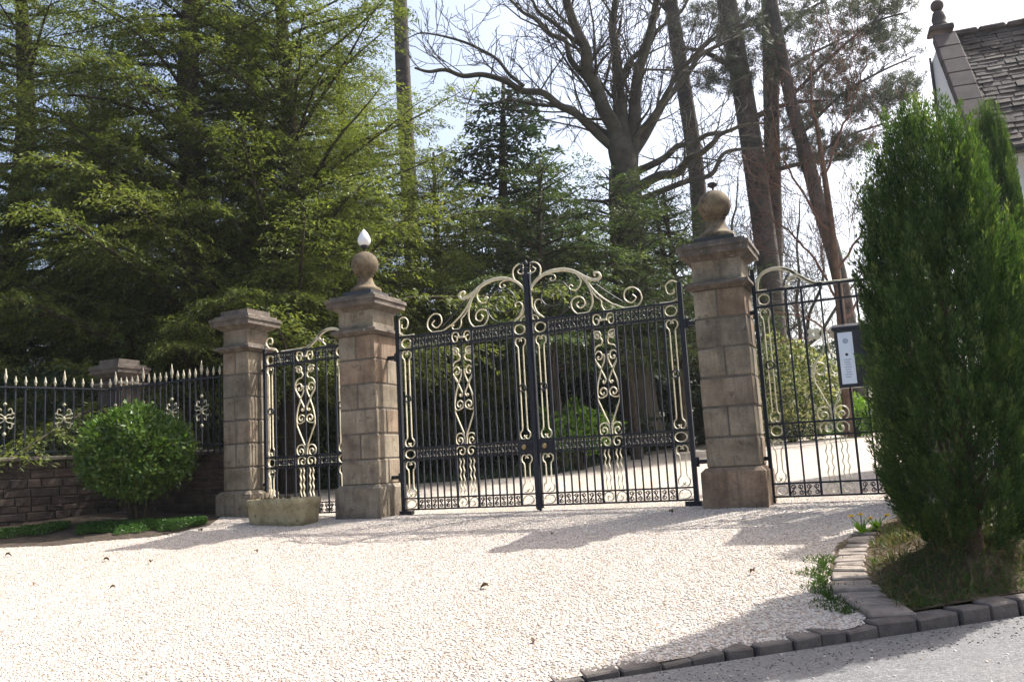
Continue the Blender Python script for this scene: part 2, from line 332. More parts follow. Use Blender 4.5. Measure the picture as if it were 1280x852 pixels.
def road_z(x, y):
    t = kerb_t(x, y); s = kerb_s(x, y); bx, by = K0[0]+KD[0]*t, K0[1]+KD[1]*t
    tc = np.clip(t, -18, 22); bx, by = K0[0]+KD[0]*tc, K0[1]+KD[1]*tc
    return G(bx, by)+.012-upstand(tc)+.02*np.clip(s, -6, 0)*.9
def gl(fine, far):
    a = np.array(fine); e = np.array(far); return np.concatenate([a[0]-e[::-1], a, a[-1]+e])
far = np.array([2, 5, 10, 20, 40, 80, 150, 300, 500.])
gx = gl(np.arange(-22, 16.01, .5), far); gy = gl(np.arange(-16, 36.01, .5), far)
X, Y = np.meshgrid(gx, gy)
def base_z(x, y):
    g = G(np.clip(x, -26, 40), np.clip(y, -18, 60)); s = kerb_s(x, y)
    return np.where(s < .25, np.minimum(g, road_z(x, y))-.25, g)
_, gnd = sheet('ground', np.stack([X, Y], -1), M['earth'], -.02, zf=base_z); tag(gnd, 'earth and rough grass spreading around the drive and under the trees', 'ground', kind='structure')
# road beyond the kerb
tt = np.concatenate([np.arange(-18, 22.01, .5)]); ss = np.array([-9, -7, -5, -3, -2, -1.2, -.6, -.3, -.10, -.02])
T, S = np.meshgrid(tt, ss); XY = np.stack([K0[0]+KD[0]*T+KN[0]*S, K0[1]+KD[1]*T+KN[1]*S], -1)
_, road = sheet('road', XY, M['asphalt'], 0, zf=road_z); tag(road, 'worn grey asphalt road running along the stone kerb', 'road', kind='structure')
# gravel drive: rows across, from the kerb up to the gates and on behind them
def kerb_x(y): return K0[0]+(y-K0[1])*KD[0]/KD[1]
EDGE = [(-40, 99), (-4.72, 4.02), (-4.61, 3.98), (-3.54, 3.68), (-2.44, 3.68), (-1.6, 3.95), (-.5, 4.5), (0.3, 5.0), (3, 7.5), (8, 9), (60, 9)]
def right_x(y): return min(np.interp(y, [e[0] for e in EDGE], [e[1] for e in EDGE]) if y > -4.72 else 99, kerb_x(y)-.10)
def left_x(y): return float(np.interp(y, [-40, 1.5, 5.5, 7, 10, 14, 18, 22.5], [-15, -15, -8.5, -2.6, -2.4, -3.0, -2.6, -1.0]))
ys = np.concatenate([np.arange(-17, 1.0, .25), np.arange(1.0, 22.6, .5)])
rows = []
for y in ys:
    a, b = left_x(y), right_x(y); b = max(b, a+.05); u = np.linspace(0, 1, 40); rows.append(np.stack([a+(b-a)*u, np.full(40, y)], 1))
_, drv = sheet('driveway', np.array(rows), M['gravel_bed'], .004); tag(drv, 'pale cream gravel drive sloping up from the road through the gates', 'drive', kind='structure')

# pebbles lying on the drive (too many to count: one object, geometry nodes)
def pebble_mesh(seed, mt='pebble'):
    r = np.random.default_rng(seed); import bmesh
    bm = bmesh.new(); bmesh.ops.create_icosphere(bm, subdivisions=1, radius=1)
    for fc in bm.faces: fc.smooth = True
    for v in bm.verts: v.co = Vector((v.co.x*1.0, v.co.y*.78, v.co.z*.5))*(1+r.uniform(-.2, .2))
    me = bpy.data.meshes.new('pebble_shape'); bm.to_mesh(me); bm.free(); me.materials.append(M[mt]); return me
def gravel_scatter(name, XY, density, smin, smax, seed, label, zf=None, dz=.004, mt='pebble'):
    mb, o = sheet(name, XY, M[mt], dz, zf=zf)
    ng = bpy.data.node_groups.new(name+'_nodes', 'GeometryNodeTree')
    ng.interface.new_socket('Geometry', in_out='INPUT', socket_type='NodeSocketGeometry'); ng.interface.new_socket('Geometry', in_out='OUTPUT', socket_type='NodeSocketGeometry')
    N = ng.nodes; Lk = ng.links; gi = N.new('NodeGroupInput'); go = N.new('NodeGroupOutput')
    d = N.new('GeometryNodeDistributePointsOnFaces'); d.inputs['Density'].default_value = density; d.inputs['Seed'].default_value = seed
    Lk.new(gi.outputs[0], d.inputs['Mesh']); ip = N.new('GeometryNodeInstanceOnPoints'); Lk.new(d.outputs['Points'], ip.inputs['Points'])
    jn = N.new('GeometryNodeJoinGeometry')
    for k in range(3):
        tmp = bpy.data.objects.new('pebble_source', pebble_mesh(seed*10+k, mt))
        oi = N.new('GeometryNodeObjectInfo'); oi.inputs['Object'].default_value = tmp; oi.inputs['As Instance'].default_value = True
        Lk.new(oi.outputs['Geometry'], jn.inputs[0])
    Lk.new(jn.outputs[0], ip.inputs['Instance']); ip.inputs['Pick Instance'].default_value = True
    rr = N.new('FunctionNodeRandomValue'); rr.data_type = 'FLOAT_VECTOR'; rr.inputs[0].default_value = (-.35, -.35, 0); rr.inputs[1].default_value = (.35, .35, 6.28)
    rs = N.new('FunctionNodeRandomValue'); rs.data_type = 'FLOAT'; rs.inputs[2].default_value = smin; rs.inputs[3].default_value = smax
    e2r = N.new('FunctionNodeEulerToRotation'); Lk.new(rr.outputs[0], e2r.inputs[0]); Lk.new(e2r.outputs[0], ip.inputs['Rotation'])
    Lk.new(rs.outputs[1], ip.inputs['Scale']); Lk.new(ip.outputs[0], go.inputs[0])
    md = o.modifiers.new('scatter', 'NODES'); md.node_group = ng
    return tag(o, label, 'gravel', kind='stuff')
rows = []
for y in np.arange(-9.3, 2.01, .2):
    b = right_x(y)-.02; a = max(-8.5, float(np.interp(y, [-9.3, -6.3, -2.5, -1.2, 2], [-3.5, -2.2, -7.6, -7.0, -6.5]))); b = max(b, a+.02)
    u = np.linspace(0, 1, 30); rows.append(np.stack([a+(b-a)*u, np.full(30, y)], 1))
gravel_scatter('gravel', np.array(rows), 2800, .0048, .0145, 3, 'loose pale pebbles lying on the drive in front of the gates')
# grit washed into the gutter
T, S = np.meshgrid(np.arange(-2.5, 4.01, .2), np.array([-.42, -.3, -.2, -.1, -.03])); XY = np.stack([K0[0]+KD[0]*T+KN[0]*S, K0[1]+KD[1]*T+KN[1]*S], -1)
gravel_scatter('gutter_grit', XY, 420, .003, .009, 5, 'scattered grit and small pebbles in the gutter along the kerb', zf=road_z, dz=.001, mt='kerb_stone')

T, S = np.meshgrid(np.arange(-3.5, 5.01, .25), np.array([-1.6, -1.0, -.5, -.05])); XY = np.stack([K0[0]+KD[0]*T+KN[0]*S, K0[1]+KD[1]*T+KN[1]*S], -1)
gravel_scatter('stray_gravel', XY, 34, .004, .011, 6, 'stray pale pebbles scattered from the drive on to the road', zf=road_z, dz=.001)

# kerb: separate stones under one piece of setting
kerb = thing('kerb', (K0[0], K0[1], float(G(*K0))), 'row of worn stone kerb blocks between drive and road', 'kerb', kind='structure')
t = -9.0
while t < 9.0:
    L = float(rng.uniform(.16, .28)); tc = t+L/2; c2 = K0+KD*tc+KN*.085; zt = float(G(K0[0]+KD[0]*tc, K0[1]+KD[1]*tc))+.014+rng.normal(0, .003)
    slope = float(G(*(K0+KD*(tc+.2)))-G(*(K0+KD*(tc-.2))))/.4
    fx = np.array((KD[0], KD[1], slope)); fx /= np.linalg.norm(fx); fy = np.array((KN[0], KN[1], 0)); a = rng.normal(0, .02); fz = np.cross(fx, fy)
    mb = MB(); chamfer(mb, (c2[0], c2[1], zt-.10), (L-.005, .165+rng.normal(0, .006), .20), .010, .005, frame=[fx+a*fy, fy-a*fx, fz]); build(mb, 'kerb_stone', M['kerb_stone'], kerb)
    t += L
# verge: bank of soil, dead grass and weeds between edging, kerb and the side gate
def verge_z(x, y):
    s = kerb_s(x, y); r2 = (x-4.72)**2+(y+3.4)**2
    e = np.clip((x-np.interp(y, [-4.6, -3.5, -2.4, -1.6, -.5], [4.1, 3.85, 3.85, 4.05, 4.6]))/.5, 0, 1)
    return G(x, y)+.008+e*np.clip((s-.165)/.4, 0, 1)*(.06+.15*np.exp(-r2/.9)+.018*np.sin(x*9.1+y*4)*np.sin(y*7.7-x*3))
rows = []
for y in np.arange(-4.75, .31, .06):
    a = right_x(y)-.03 if y > -4.6 else 4.0; b = min(11.0, kerb_x(y)-.0) if y < -1 else 11.; b = max(b, a+.03)
    u = np.linspace(0, 1, 90)**1.6; rows.append(np.stack([a+(b-a)*u, np.full(90, y)], 1))
def clipk(XY):
    s = kerb_s(XY[..., 0], XY[..., 1]); d = np.clip(.155-s, 0, None); XY = XY.copy(); XY[..., 0] += KN[0]*d; XY[..., 1] += KN[1]*d; return XY
_, vrg = sheet('verge', clipk(np.array(rows)), M['verge'], 0, zf=verge_z); tag(vrg, 'bank of bare soil, dead needles and thin grass round the clipped conifer', 'verge', kind='structure')
# edging setts between the gravel and the bank
edg = thing('edging', (3.8, -3.5, float(G(3.8, -3.5))), 'row of flat stone setts edging the bank beside the gravel', 'edging', kind='structure')
EP = cr([(3.86, -2.05), (3.80, -2.5), (3.77, -3.0), (3.78, -3.5), (3.86, -4.0), (4.04, -4.5)], 8)
sl = np.concatenate([[0], np.cumsum(np.linalg.norm(np.diff(EP, axis=0), axis=1))]); t = 0.
while t < sl[-1]:
    dpt = float(rng.uniform(.09, .13)) if t < 1.45 else float(rng.uniform(.14, .21)); wd = float(rng.uniform(.17, .25)) if t < 1.45 else float(rng.uniform(.24, .32))
    c2 = np.array([np.interp(t+dpt/2, sl, EP[:, k]) for k in (0, 1)]); c3 = np.array([np.interp(t+dpt/2+.05, sl, EP[:, k]) for k in (0, 1)])
    d2 = (c3-c2)/max(np.linalg.norm(c3-c2), 1e-6) if np.linalg.norm(c3-c2) > 1e-4 else np.array((.3, -.95))
    fy = np.array((-d2[0], -d2[1], .10)); fy /= np.linalg.norm(fy); fx = np.cross(fy, (0, 0, 1.)); fx /= np.linalg.norm(fx); fz = np.cross(fx, fy)
    mb = MB(); chamfer(mb, (c2[0]+.02, c2[1], float(G(c2[0], c2[1]))-.020+rng.normal(0, .005)), (wd, dpt-.022, .10), .011, .005, frame=[fx, fy, fz]); build(mb, 'sett', M['sett_stone'], edg)
    t += dpt
# planting bed under the boundary wall
def on_ground(px, py):
    d = ray(px, py); t_ = np.linspace(3, 40, 8000); PP = CAM+np.outer(t_, d); return PP[np.argmax(PP[:, 2] < G(PP[:, 0], PP[:, 1]))]
bl = cr([(-9.2, -4.6)]+[tuple(on_ground(*q)[:2]) for q in ((0, 685), (60, 683), (130, 676), (200, 670), (262, 657))], 6); bk = cr([(-9.6, -3.2), (-8.4, -2.6), (-7.7, -1.8), (-7.2, -.6), (-6.6, -.2), (-4.95, -.12)], 6)
rows = np.array([[bl[i]+(bk[i]-bl[i])*u for u in np.linspace(0, 1, 16)] for i in range(len(bl))])
_, bed = sheet('planting_bed', rows, M['soil'], .012); tag(bed, 'strip of dark soil along the foot of the boundary wall', 'flower bed', kind='structure')

# ------------------------------------------------------------------ stone gate pillars
YP = -.07
def pillar(name, label, xc, yc, hw, phw, top, base_z=None, finial=None, group='stone gate pillars', courses=6, z0=.37, zs=2.40, chw=.414, stone='sandstone'):
    zb = float(G(xc, yc-.3))-.12; P = thing(name, (xc, yc, zb+.08), label, 'pillar', group)
    mb = MB(); frustum(mb, xc, yc, zb, z0-.05, phw, phw, phw, phw); frustum(mb, xc, yc, z0-.05, z0, phw, phw, hw+.012, hw+.012); build(mb, 'plinth', M[stone], P)
    mb = MB(); box(mb, xc-hw+.014, xc+hw-.014, yc-hw+.014, yc+hw-.014, z0-.02, zs+.02); build(mb, 'mortar_core', M['mortar'], P)
    ch = (zs-z0)/courses
    for k in range(courses):
        zc = z0+ch*(k+.5); a = hw-.005
        off = float(rng.uniform(-.03, .03))
        for s in (-1, 1):
            mb = MB(); full = (k % 2 == 0)                       # bonded: split along the front in one course, along the sides in the next
            if not full:
                w0 = a+off*s; chamfer(mb, (xc+s*(a-w0/2), yc, zc), (w0-.005, 2*a, ch-.008), .016, .002)
            else:
                w0 = a+off*s; chamfer(mb, (xc, yc+s*(a-w0/2), zc), (2*a, w0-.005, ch-.008), .016, .002)
            build(mb, 'block', M[stone], P)
    mb = MB(); frustum(mb, xc, yc, zs, zs+.035, hw+.012, hw+.012, hw+.058, hw+.058); frustum(mb, xc, yc, zs+.035, zs+.075, hw+.072, hw+.072, hw+.066, hw+.066)
    frustum(mb, xc, yc, zs+.075, zs+.095, hw+.066, hw+.066, hw-.008, hw-.008); build(mb, 'string_course', M['cap_stone'], P)
    mb = MB(); chamfer(mb, (xc, yc, (zs+.09+top-.14)/2), (2*hw-.03, 2*hw-.03, top-.14-zs-.09), .008, .001); build(mb, 'neck', M[stone], P)
    mb = MB(); frustum(mb, xc, yc, top-.175, top-.115, hw-.014, hw-.014, chw-.055, chw-.055); frustum(mb, xc, yc, top-.115, top-.045, chw-.018, chw-.018, chw-.018, chw-.018); frustum(mb, xc, yc, top-.044, top, chw, chw, chw-.004, chw-.004)
    frustum(mb, xc, yc, top+.001, top+.04, chw-.045, chw-.045, chw-.055, chw-.055); build(mb, 'cap', M['cap_stone'], P)
    if finial is None:
        mb = MB(); frustum(mb, xc, yc, top+.03, top+.125, chw-.12, chw-.12, chw-.125, chw-.125); build(mb, 'top_slab', M['cap_stone'], P)
        return P
    mb = MB(); chamfer(mb, (xc, yc, top+.083), (.47, .47, .075), .006, .002); build(mb, 'lead_pad', M['black_paint'], P)
    b = top+.12
    prof = [(.215, 0), (.222, .015), (.222, .05), (.205, .066), (.168, .085), (.138, .115), (.118, .15), (.106, .19), (.100, .225), (.102, .235), (.118, .243), (.122, .258), (.112, .27)]
    for q in np.linspace(-.86, 1.45, 15): prof.append((.192*math.cos(q), .27+.145+.192*math.sin(q)))
    mb = MB(); lathe(mb, prof, (xc, yc, b), 32); fo = build(mb, 'finial', M['finial_stone'], P, smooth=True)
    zt = b+.27+.145+.19
    lp = [(.012, -.02), (.012, .035), (.03, .04), (.058, .06), (.060, .085), (.052, .095), (.02, .095)]
    mb = MB(); lathe(mb, lp, (xc, yc, zt), 16); lamp = build(mb, 'lamp_holder', M['black_paint'], P, smooth=True)
    if finial == 'lamp':
        fl = [(.052, .088), (.080, .11), (.094, .15), (.090, .19), (.070, .24), (.045, .28), (.020, .312), (.003, .33)]
        mb = MB(); lathe(mb, fl, (xc, yc, zt), 20); build(mb, 'lamp_globe', M['lamp_glass'], lamp, smooth=True)
    return P
pillar('gate_pillar', 'tall sandstone pillar with ball finial and white flame shaped lamp', -2.442, YP, .294, .355, 2.909, finial='lamp')
pillar('gate_pillar', 'tall sandstone pillar with ball finial and empty black lamp cup', 2.496, YP, .294, .355, 2.909, finial='cup')
pillar('side_pillar', 'flat topped sandstone pillar beside the stone trough and the railings', -4.592, YP, .245, .315, 2.895, chw=.375)
pillar('side_pillar', 'flat topped sandstone pillar hidden behind the clipped conifer', 4.64, YP, .245, .315, 2.895, chw=.375)
pillar('corner_pillar', 'dark stone pillar behind the angle of the spear topped railings', -7.66, .36, .25, .30, 2.50, zs=2.16, chw=.345, courses=5, group='boundary pillars', stone='rubble')

# ------------------------------------------------------------------ boundary wall and railings
CORN = np.array((-7.05, -.12)); LD = np.array((-.55, -1.55)); LD /= np.linalg.norm(LD)
def wall(name, label, A, B, h0, h1, thick=.32):
    A = np.array(A); B = np.array(B); L = np.linalg.norm(B-A); d = (B-A)/L; n = np.array((d[1], -d[0]))       # n: towards the road
    if n@(CAM[:2]-A) < 0: n = -n
    Wl = thing(name, (*(A+B)/2, float(G(*((A+B)/2)))-.1), label, 'wall', 'rubble stone boundary walls')
    fx = np.array((*d, 0)); fy = np.array((*n, 0)); fz = np.array((0, 0, 1.))
    zb = min(float(G(*A)), float(G(*B)))-.18
    mb = MB(); c = (A+B)/2-n*(thick/2+.012)
    V = np.array([(sx*L/2, sy*thick/2, zz) for zz in (0, 1) for sx, sy in ((-1, -1), (1, -1), (1, 1), (-1, 1))])
    W_ = np.array([np.array((*c, 0))+fx*v[0]+fy*v[1] for v in V]); W_[:4, 2] = zb; W_[4:, 2] = h0-.005
    mb.add(W_, BOXF); build(mb, 'mortar_core', M['mortar'], Wl)
    z = zb+.02
    while z < h0-.05:
        hh = float(rng.uniform(.075, .135)); hh = min(hh, h0-.006-z)
        if hh < .035: break
        if h0-.006-z-hh < .05: hh = h0-.006-z
        t = -rng.uniform(0, .12)
        while t < L-.03:
            ln = float(rng.uniform(.16, .42)); a, b = max(t, 0), min(t+ln, L)
            if b-a > .03:
                mb = MB(); cc = A+d*(a+b)/2-n*(.03+rng.normal(0, .006)); chamfer(mb, (cc[0], cc[1], z+hh/2), (b-a-.014, .10, hh-.012), .008, .005, frame=[fx, fy, fz]); build(mb, 'stone', M['rubble'], Wl)
            t += ln
        z += hh
    t = 0
    while t < L-.02:
        ln = min(float(rng.uniform(.6, .95)), L-t)
        mb = MB(); cc = A+d*(t+ln/2)-n*(thick/2-.02); chamfer(mb, (cc[0], cc[1], (h0+h1)/2), (ln-.008, thick+.10, h1-h0), .02, .003, frame=[fx, fy, fz]); build(mb, 'coping_stone', M['coping'], Wl)
        t += ln
    return Wl
LEND = CORN+LD*3.4
wall('boundary_wall', 'low dark rubble wall below the railings, running out from the corner bush', CORN+LD*.02, LEND, .965, 1.035)
wall('boundary_wall', 'short rubble wall between the round bush and the side pillar', (-4.88, -.15), (CORN[0]-.05, -.15), .935, 1.0)

def spear_mesh(h, wd):
    mb = MB(); prof = [(.008, -.03), (.010, -.005), (.016, .0), (.010, .012), (wd*.35, h*.22), (wd*.5, h*.34), (wd*.42, h*.45), (wd*.24, h*.72), (.003, h)]
    lathe(mb, prof, (0, 0, 0), 8); me = mb.mesh('spearhead', smooth=True); me.materials.append(M['cream_dull']); return me
SP1, SP2 = spear_mesh(.13, .046), spear_mesh(.21, .052)
def railings(name, label, A, B, zb, zt, spacing, tall, phase):
    A = np.array(A); B = np.array(B); L = np.linalg.norm(B-A); d = (B-A)/L; n = np.array((-d[1], d[0]))
    Rl = thing(name, (*(A+B)/2, zb-.12), label, 'railings', 'spear topped railings on the wall')
    fx = np.array((*d, 0)); fy = np.array((*n, 0)); fz = np.array((0, 0, 1.)); c = (A+B)/2
    for z in (zb, zt):
        mb = MB(); chamfer(mb, (c[0], c[1], z), (L, .045, .022), .003, frame=[fx, fy, fz]); build(mb, 'rail', M['iron'], Rl)
    def barmesh(h):
        m_ = MB(); box(m_, -.0095, .0095, -.0095, .0095, 0, h); me = m_.mesh('bar'); me.materials.append(M['iron']); return me
    b1, b2 = barmesh(zt-zb+.19), barmesh(zt-zb+.22); k = 0; t = spacing*(.4 if tall == 5 else .75)
    while t < L-.02:
        p = A+d*t; tl = (k % tall) == phase
        b = place('bar', b2 if tl else b1, Rl, (p[0], p[1], zb-.14))
        s = link('spearhead', SP2 if tl else SP1, b, (0, 0, (zt-zb)+(.21 if tl else .18)+.0)); ORG[s.name] = ORG[b.name]
        if tl:
            mb = MB(); zc = (zb+zt)/2+.02; q = []
            def put(pts, th=.014, dp=.02):
                m2 = MB(); ribbon(m2, pts, 0, th, dp); V = m2.v[0]; mb.add(np.array([np.array((p[0], p[1], zc))+fx*v[0]+fy*v[1]+fz*v[2] for v in V]), m2.f[0] if len(m2.f) == 1 else [tuple(x) for a in m2.f for x in a])
            for sx in (-1, 1):
                for sz in (-1, 1):
                    put([(sx*a, sz*b_) for a, b_ in cr([(.015, .035), (.05, .06), (.085, .06), (.10, .10), (.085, .145), (.055, .14), (.05, .115)], 4)])
                    put([(sx*a, sz*b_) for a, b_ in cr([(.085, .06), (.12, .085), (.125, .06)], 4)])
                put([(sx*a, b_) for a, b_ in cr([(.03, 0), (.07, .012), (.10, .0), (.125, .03)], 4)])
            lathe(mb, [(.002, -.055), (.030, 0), (.002, .055)], (p[0], p[1], zc), 6)
            lathe(mb, [(.012, .19), (.028, .215), (.004, .25)], (p[0], p[1], zc), 6); lathe(mb, [(.004, -.27), (.028, -.225), (.012, -.2)], (p[0], p[1], zc), 6)
            build(mb, 'ornament', M['cream_dull'], Rl)
        t += spacing; k += 1
    return Rl
railings('railings', 'black railings with cream spear heads above the longer dark wall', CORN+LD*.03+np.array((-.16, .05)), LEND+np.array((-.16, .05)), 1.10, 2.07, .137, 6, 5)
railings('railings', 'black railings with cream spear heads between round bush and side pillar', (-4.86, -.28), (CORN[0]-.14, -.28), 1.07, 2.06, .118, 5, 3)

# ------------------------------------------------------------------ wrought iron gates
def crop(x0, y0, s): return lambda pts: [(float(p[0]), float(p[2])) for p in (at_plane_y(x0+a/s, y0+b/s, 0.) for a, b in pts)]
cA, cB = crop(540, 310, 4.923), crop(650, 300, 2.434)
# (outline of the overthrow read off the leaf hung on the cup pillar; its twin mirrors it)
OVER = {
 'spine': (cA([(600, 262), (625, 220), (655, 185), (700, 155), (755, 137), (820, 133), (880, 147), (935, 176), (985, 194), (1020, 192), (1036, 172), (1022, 150), (998, 152), (1000, 170)]), .036, True),
 'inner': (cA([(604, 250), (625, 225), (655, 185), (668, 140), (660, 105), (630, 86), (600, 95), (588, 122), (600, 147), (625, 146), (636, 127), (620, 115)]), .022, True),
 'under': (cA([(630, 215), (670, 178), (715, 160), (750, 165), (760, 184), (745, 201), (725, 193), (735, 182)]), .018, True),
 'bigdrop': (cA([(895, 160), (940, 200), (970, 250), (987, 310), (982, 360), (955, 398), (912, 410), (872, 385), (856, 345), (870, 310), (905, 298), (936, 318), (938, 352), (910, 368), (890, 348), (902, 330)]), .022, True),
 'tail': (cA([(945, 190), (985, 245), (1040, 297), (1110, 342), (1165, 366)])[:-1]+cB([(290, 196), (325, 208), (355, 201), (370, 180), (364, 156), (342, 143), (320, 153), (318, 178), (338, 190), (353, 176), (343, 165)]), .022, True),
 'pendant': (cA([(965, 225), (990, 275), (1015, 303), (1040, 322), (1045, 355), (1065, 383), (1098, 380), (1112, 360), (1098, 350)]), .018, True),
 'postcurl': (cA([(603, 300), (610, 345), (635, 390), (665, 415), (690, 428)]), .016, True),
 'lowcurl': (cA([(690, 425), (655, 400), (634, 365), (632, 335), (650, 315), (675, 322), (672, 340)]), .018, True),
 'sidecurl': (cA([(885, 155), (912, 190), (912, 225), (890, 255), (860, 258), (843, 240), (853, 225), (868, 235)]), .018, True),
 'footcurl': (cA([(655, 440), (645, 418), (622, 412), (606, 428), (614, 446), (632, 440)]), .016, True),
 'ring': (cA([(700, 428), (770, 418), (825, 380), (853, 320), (848, 262), (815, 215), (770, 200)]), .014, False),
 'eye': (cA([(770, 200), (715, 215), (680, 255), (672, 305), (700, 345), (745, 355), (785, 335), (800, 295), (785, 262), (755, 258), (735, 280), (745, 300)]), .014, False),
 'brace': (cA([(985, 205), (1060, 258), (1130, 302)])+cB([(318, 190)]), .020, False),
 'hingecurl': (cB([(425, 192), (455, 190), (480, 176), (490, 152), (480, 130), (458, 124), (443, 140), (450, 163), (468, 160), (468, 146)]), .020, True),
 'hingeeye': (cB([(492, 190), (480, 185), (480, 175), (490, 175)]), .014, True)}
def s_scroll(cx, cz, h, flip):
    r = h*.23; a = spiral(0, h*.25, r*.25, r, 90, -1.25, 14); b = -a[::-1]; p = np.concatenate([a, b])
    if flip: p = p*np.array((-1, 1))
    return p+np.array((cx, cz))
def scroll_half():
    "one half of the tall scroll panel: u outwards from its middle, v down from the top band"
    top = np.concatenate([spiral(.10, .097, .012, .062, 200, -1.45, 20), cr([(.05, .135), (.034, .17), (.052, .215), (.10, .228), (.138, .262), (.156, .335), (.140, .416), (.078, .527), (.030, .63), (.022, .67), (.045, .70), (.065, .682), (.05, .67)], 5)])
    top[:20, 1] = .194-top[:20, 1]
    mid = cr([(.093, .365), (.11, .37), (.105, .395), (.075, .40), (.052, .37), (.062, .315), (.105, .30), (.145, .335), (.150, .38), (.13, .425), (.078, .527), (.115, .65), (.138, .76), (.142, .84), (.115, .875), (.07, .872), (.02, .84), (.018, .79), (.06, .755), (.1, .78), (.102, .82), (.07, .84), (.055, .81)], 5)
    inn = cr([(.052, .37), (.028, .345), (.022, .385), (.04, .45), (.078, .527)], 5)
    low = cr([(.142, .83), (.140, .90), (.116, .963), (.065, 1.09), (.016, 1.215), (.012, 1.29)], 5)
    bot = cr([(.012, 1.335), (.015, 1.27), (.03, 1.215), (.07, 1.188), (.12, 1.20), (.148, 1.25), (.135, 1.315), (.09, 1.34), (.05, 1.31), (.055, 1.26), (.09, 1.245), (.11, 1.275), (.09, 1.295)], 5)
    return [top, mid, inn, low, bot]
def rosette(mb, x, z, r, y=0.):
    for k in range(4):
        a = math.pi/4+k*math.pi/2; lathe(mb, [(.002, -.018), (r*.42, -.008), (r*.42, .008), (.002, .018)], (0, 0, 0), 8)
        v = mb.v[-1]; mb.v[-1] = np.stack([x+r*.55*math.cos(a)+v[:, 0], y+v[:, 2], z+r*.55*math.sin(a)+v[:, 1]], 1)
def rbox(name, G_, sx, u0, u1, y0, y1, z0, z1, m='iron'):
    mb = MB(); a, b = sorted((sx*u0, sx*u1)); box(mb, a, b, y0, y1, z0, z1); return build(mb, name, M[m], G_)
def bar_at(G_, sx, u, hw, z0, z1, cache):
    key = (round(hw, 4), round(z0, 3), round(z1, 3))
    if key not in cache:
        mb = MB(); box(mb, -hw, hw, -hw, hw, 0, z1-z0); me = mb.mesh('bar'); me.materials.append(M['iron']); cache[key] = me
    return place('bar', cache[key], G_, (sx*u, 0, z0))
def rib(name, G_, sx, pts, th, dp=.026, m='cream', y=0., n=None):
    mb = MB(); ribbon(mb, pts, y, th, dp, sx=sx); return build(mb, name, M[m], G_, smooth=False)
def narrow_panel(G_, sx, uc, hwid, z0, z1, ring):
    r = .034*hwid/.1; e = .065*hwid/.1
    for s in (-1, 1):
        bot = [(s*a+uc, z0+b) for a, b in ((.28*e, .048), (.10*e, .03), (.22*e, .008), (.7*e, .005), (1.05*e, .04), (1.0*e, .085), (.62*e, .115))]
        top = [(a, z0+z1-b) for a, b in bot][::-1]; zm = [uc+s*r, (z0+z1)/2]
        rib('rod', G_, sx, np.concatenate([cr(bot+[(uc+s*r, z0+.16)], 5), cr([(uc+s*r, z1-.16)]+top, 5)]), .013)
    if ring:
        a = np.linspace(0, 2*math.pi, 20); rib('ring', G_, sx, np.stack([uc+.045*np.cos(a), (z0+z1)/2+.045*np.sin(a)], 1), .02, .034, 'iron')
def ellipse_ring(G_, sx, uc, zc, a, b, m='cream'):
    t = np.linspace(0, 2*math.pi, 24); rib('ring', G_, sx, np.stack([uc+a*np.cos(t), zc+b*np.sin(t)], 1), .013, .03, m)
def frieze(G_, sx, edges, z0, z1, cream_beads=True):
    mb = MB(); mc = MB(); h = z1-z0; k = 0
    for a, b in edges:
        n = max(1, int(round((b-a)/.1))); w_ = (b-a)/n
        for i in range(n):
            cx = a+w_*(i+.5); ribbon(mb, s_scroll(cx, (z0+z1)/2, h*.94, k % 2), 0, .011, .022, sx=sx); k += 1
            for q, z in ((-.30, .3), (.30, -.3), (.27, .3), (-.27, -.3)):
                lathe(mc, [(.001, -.010), (.0082, -.004), (.0082, .004), (.001, .010)], (0, 0, 0), 6); v = mc.v[-1]
                mc.v[-1] = np.stack([sx*(cx+q*w_)+v[:, 0], -.008+v[:, 2], (z0+z1)/2+z*h+v[:, 1]], 1)
    tag(build(mb, 'frieze', M['iron'], G_), kind='stuff')
    if cream_beads: tag(build(mc, 'frieze_beads', M['cream'], G_), kind='stuff')
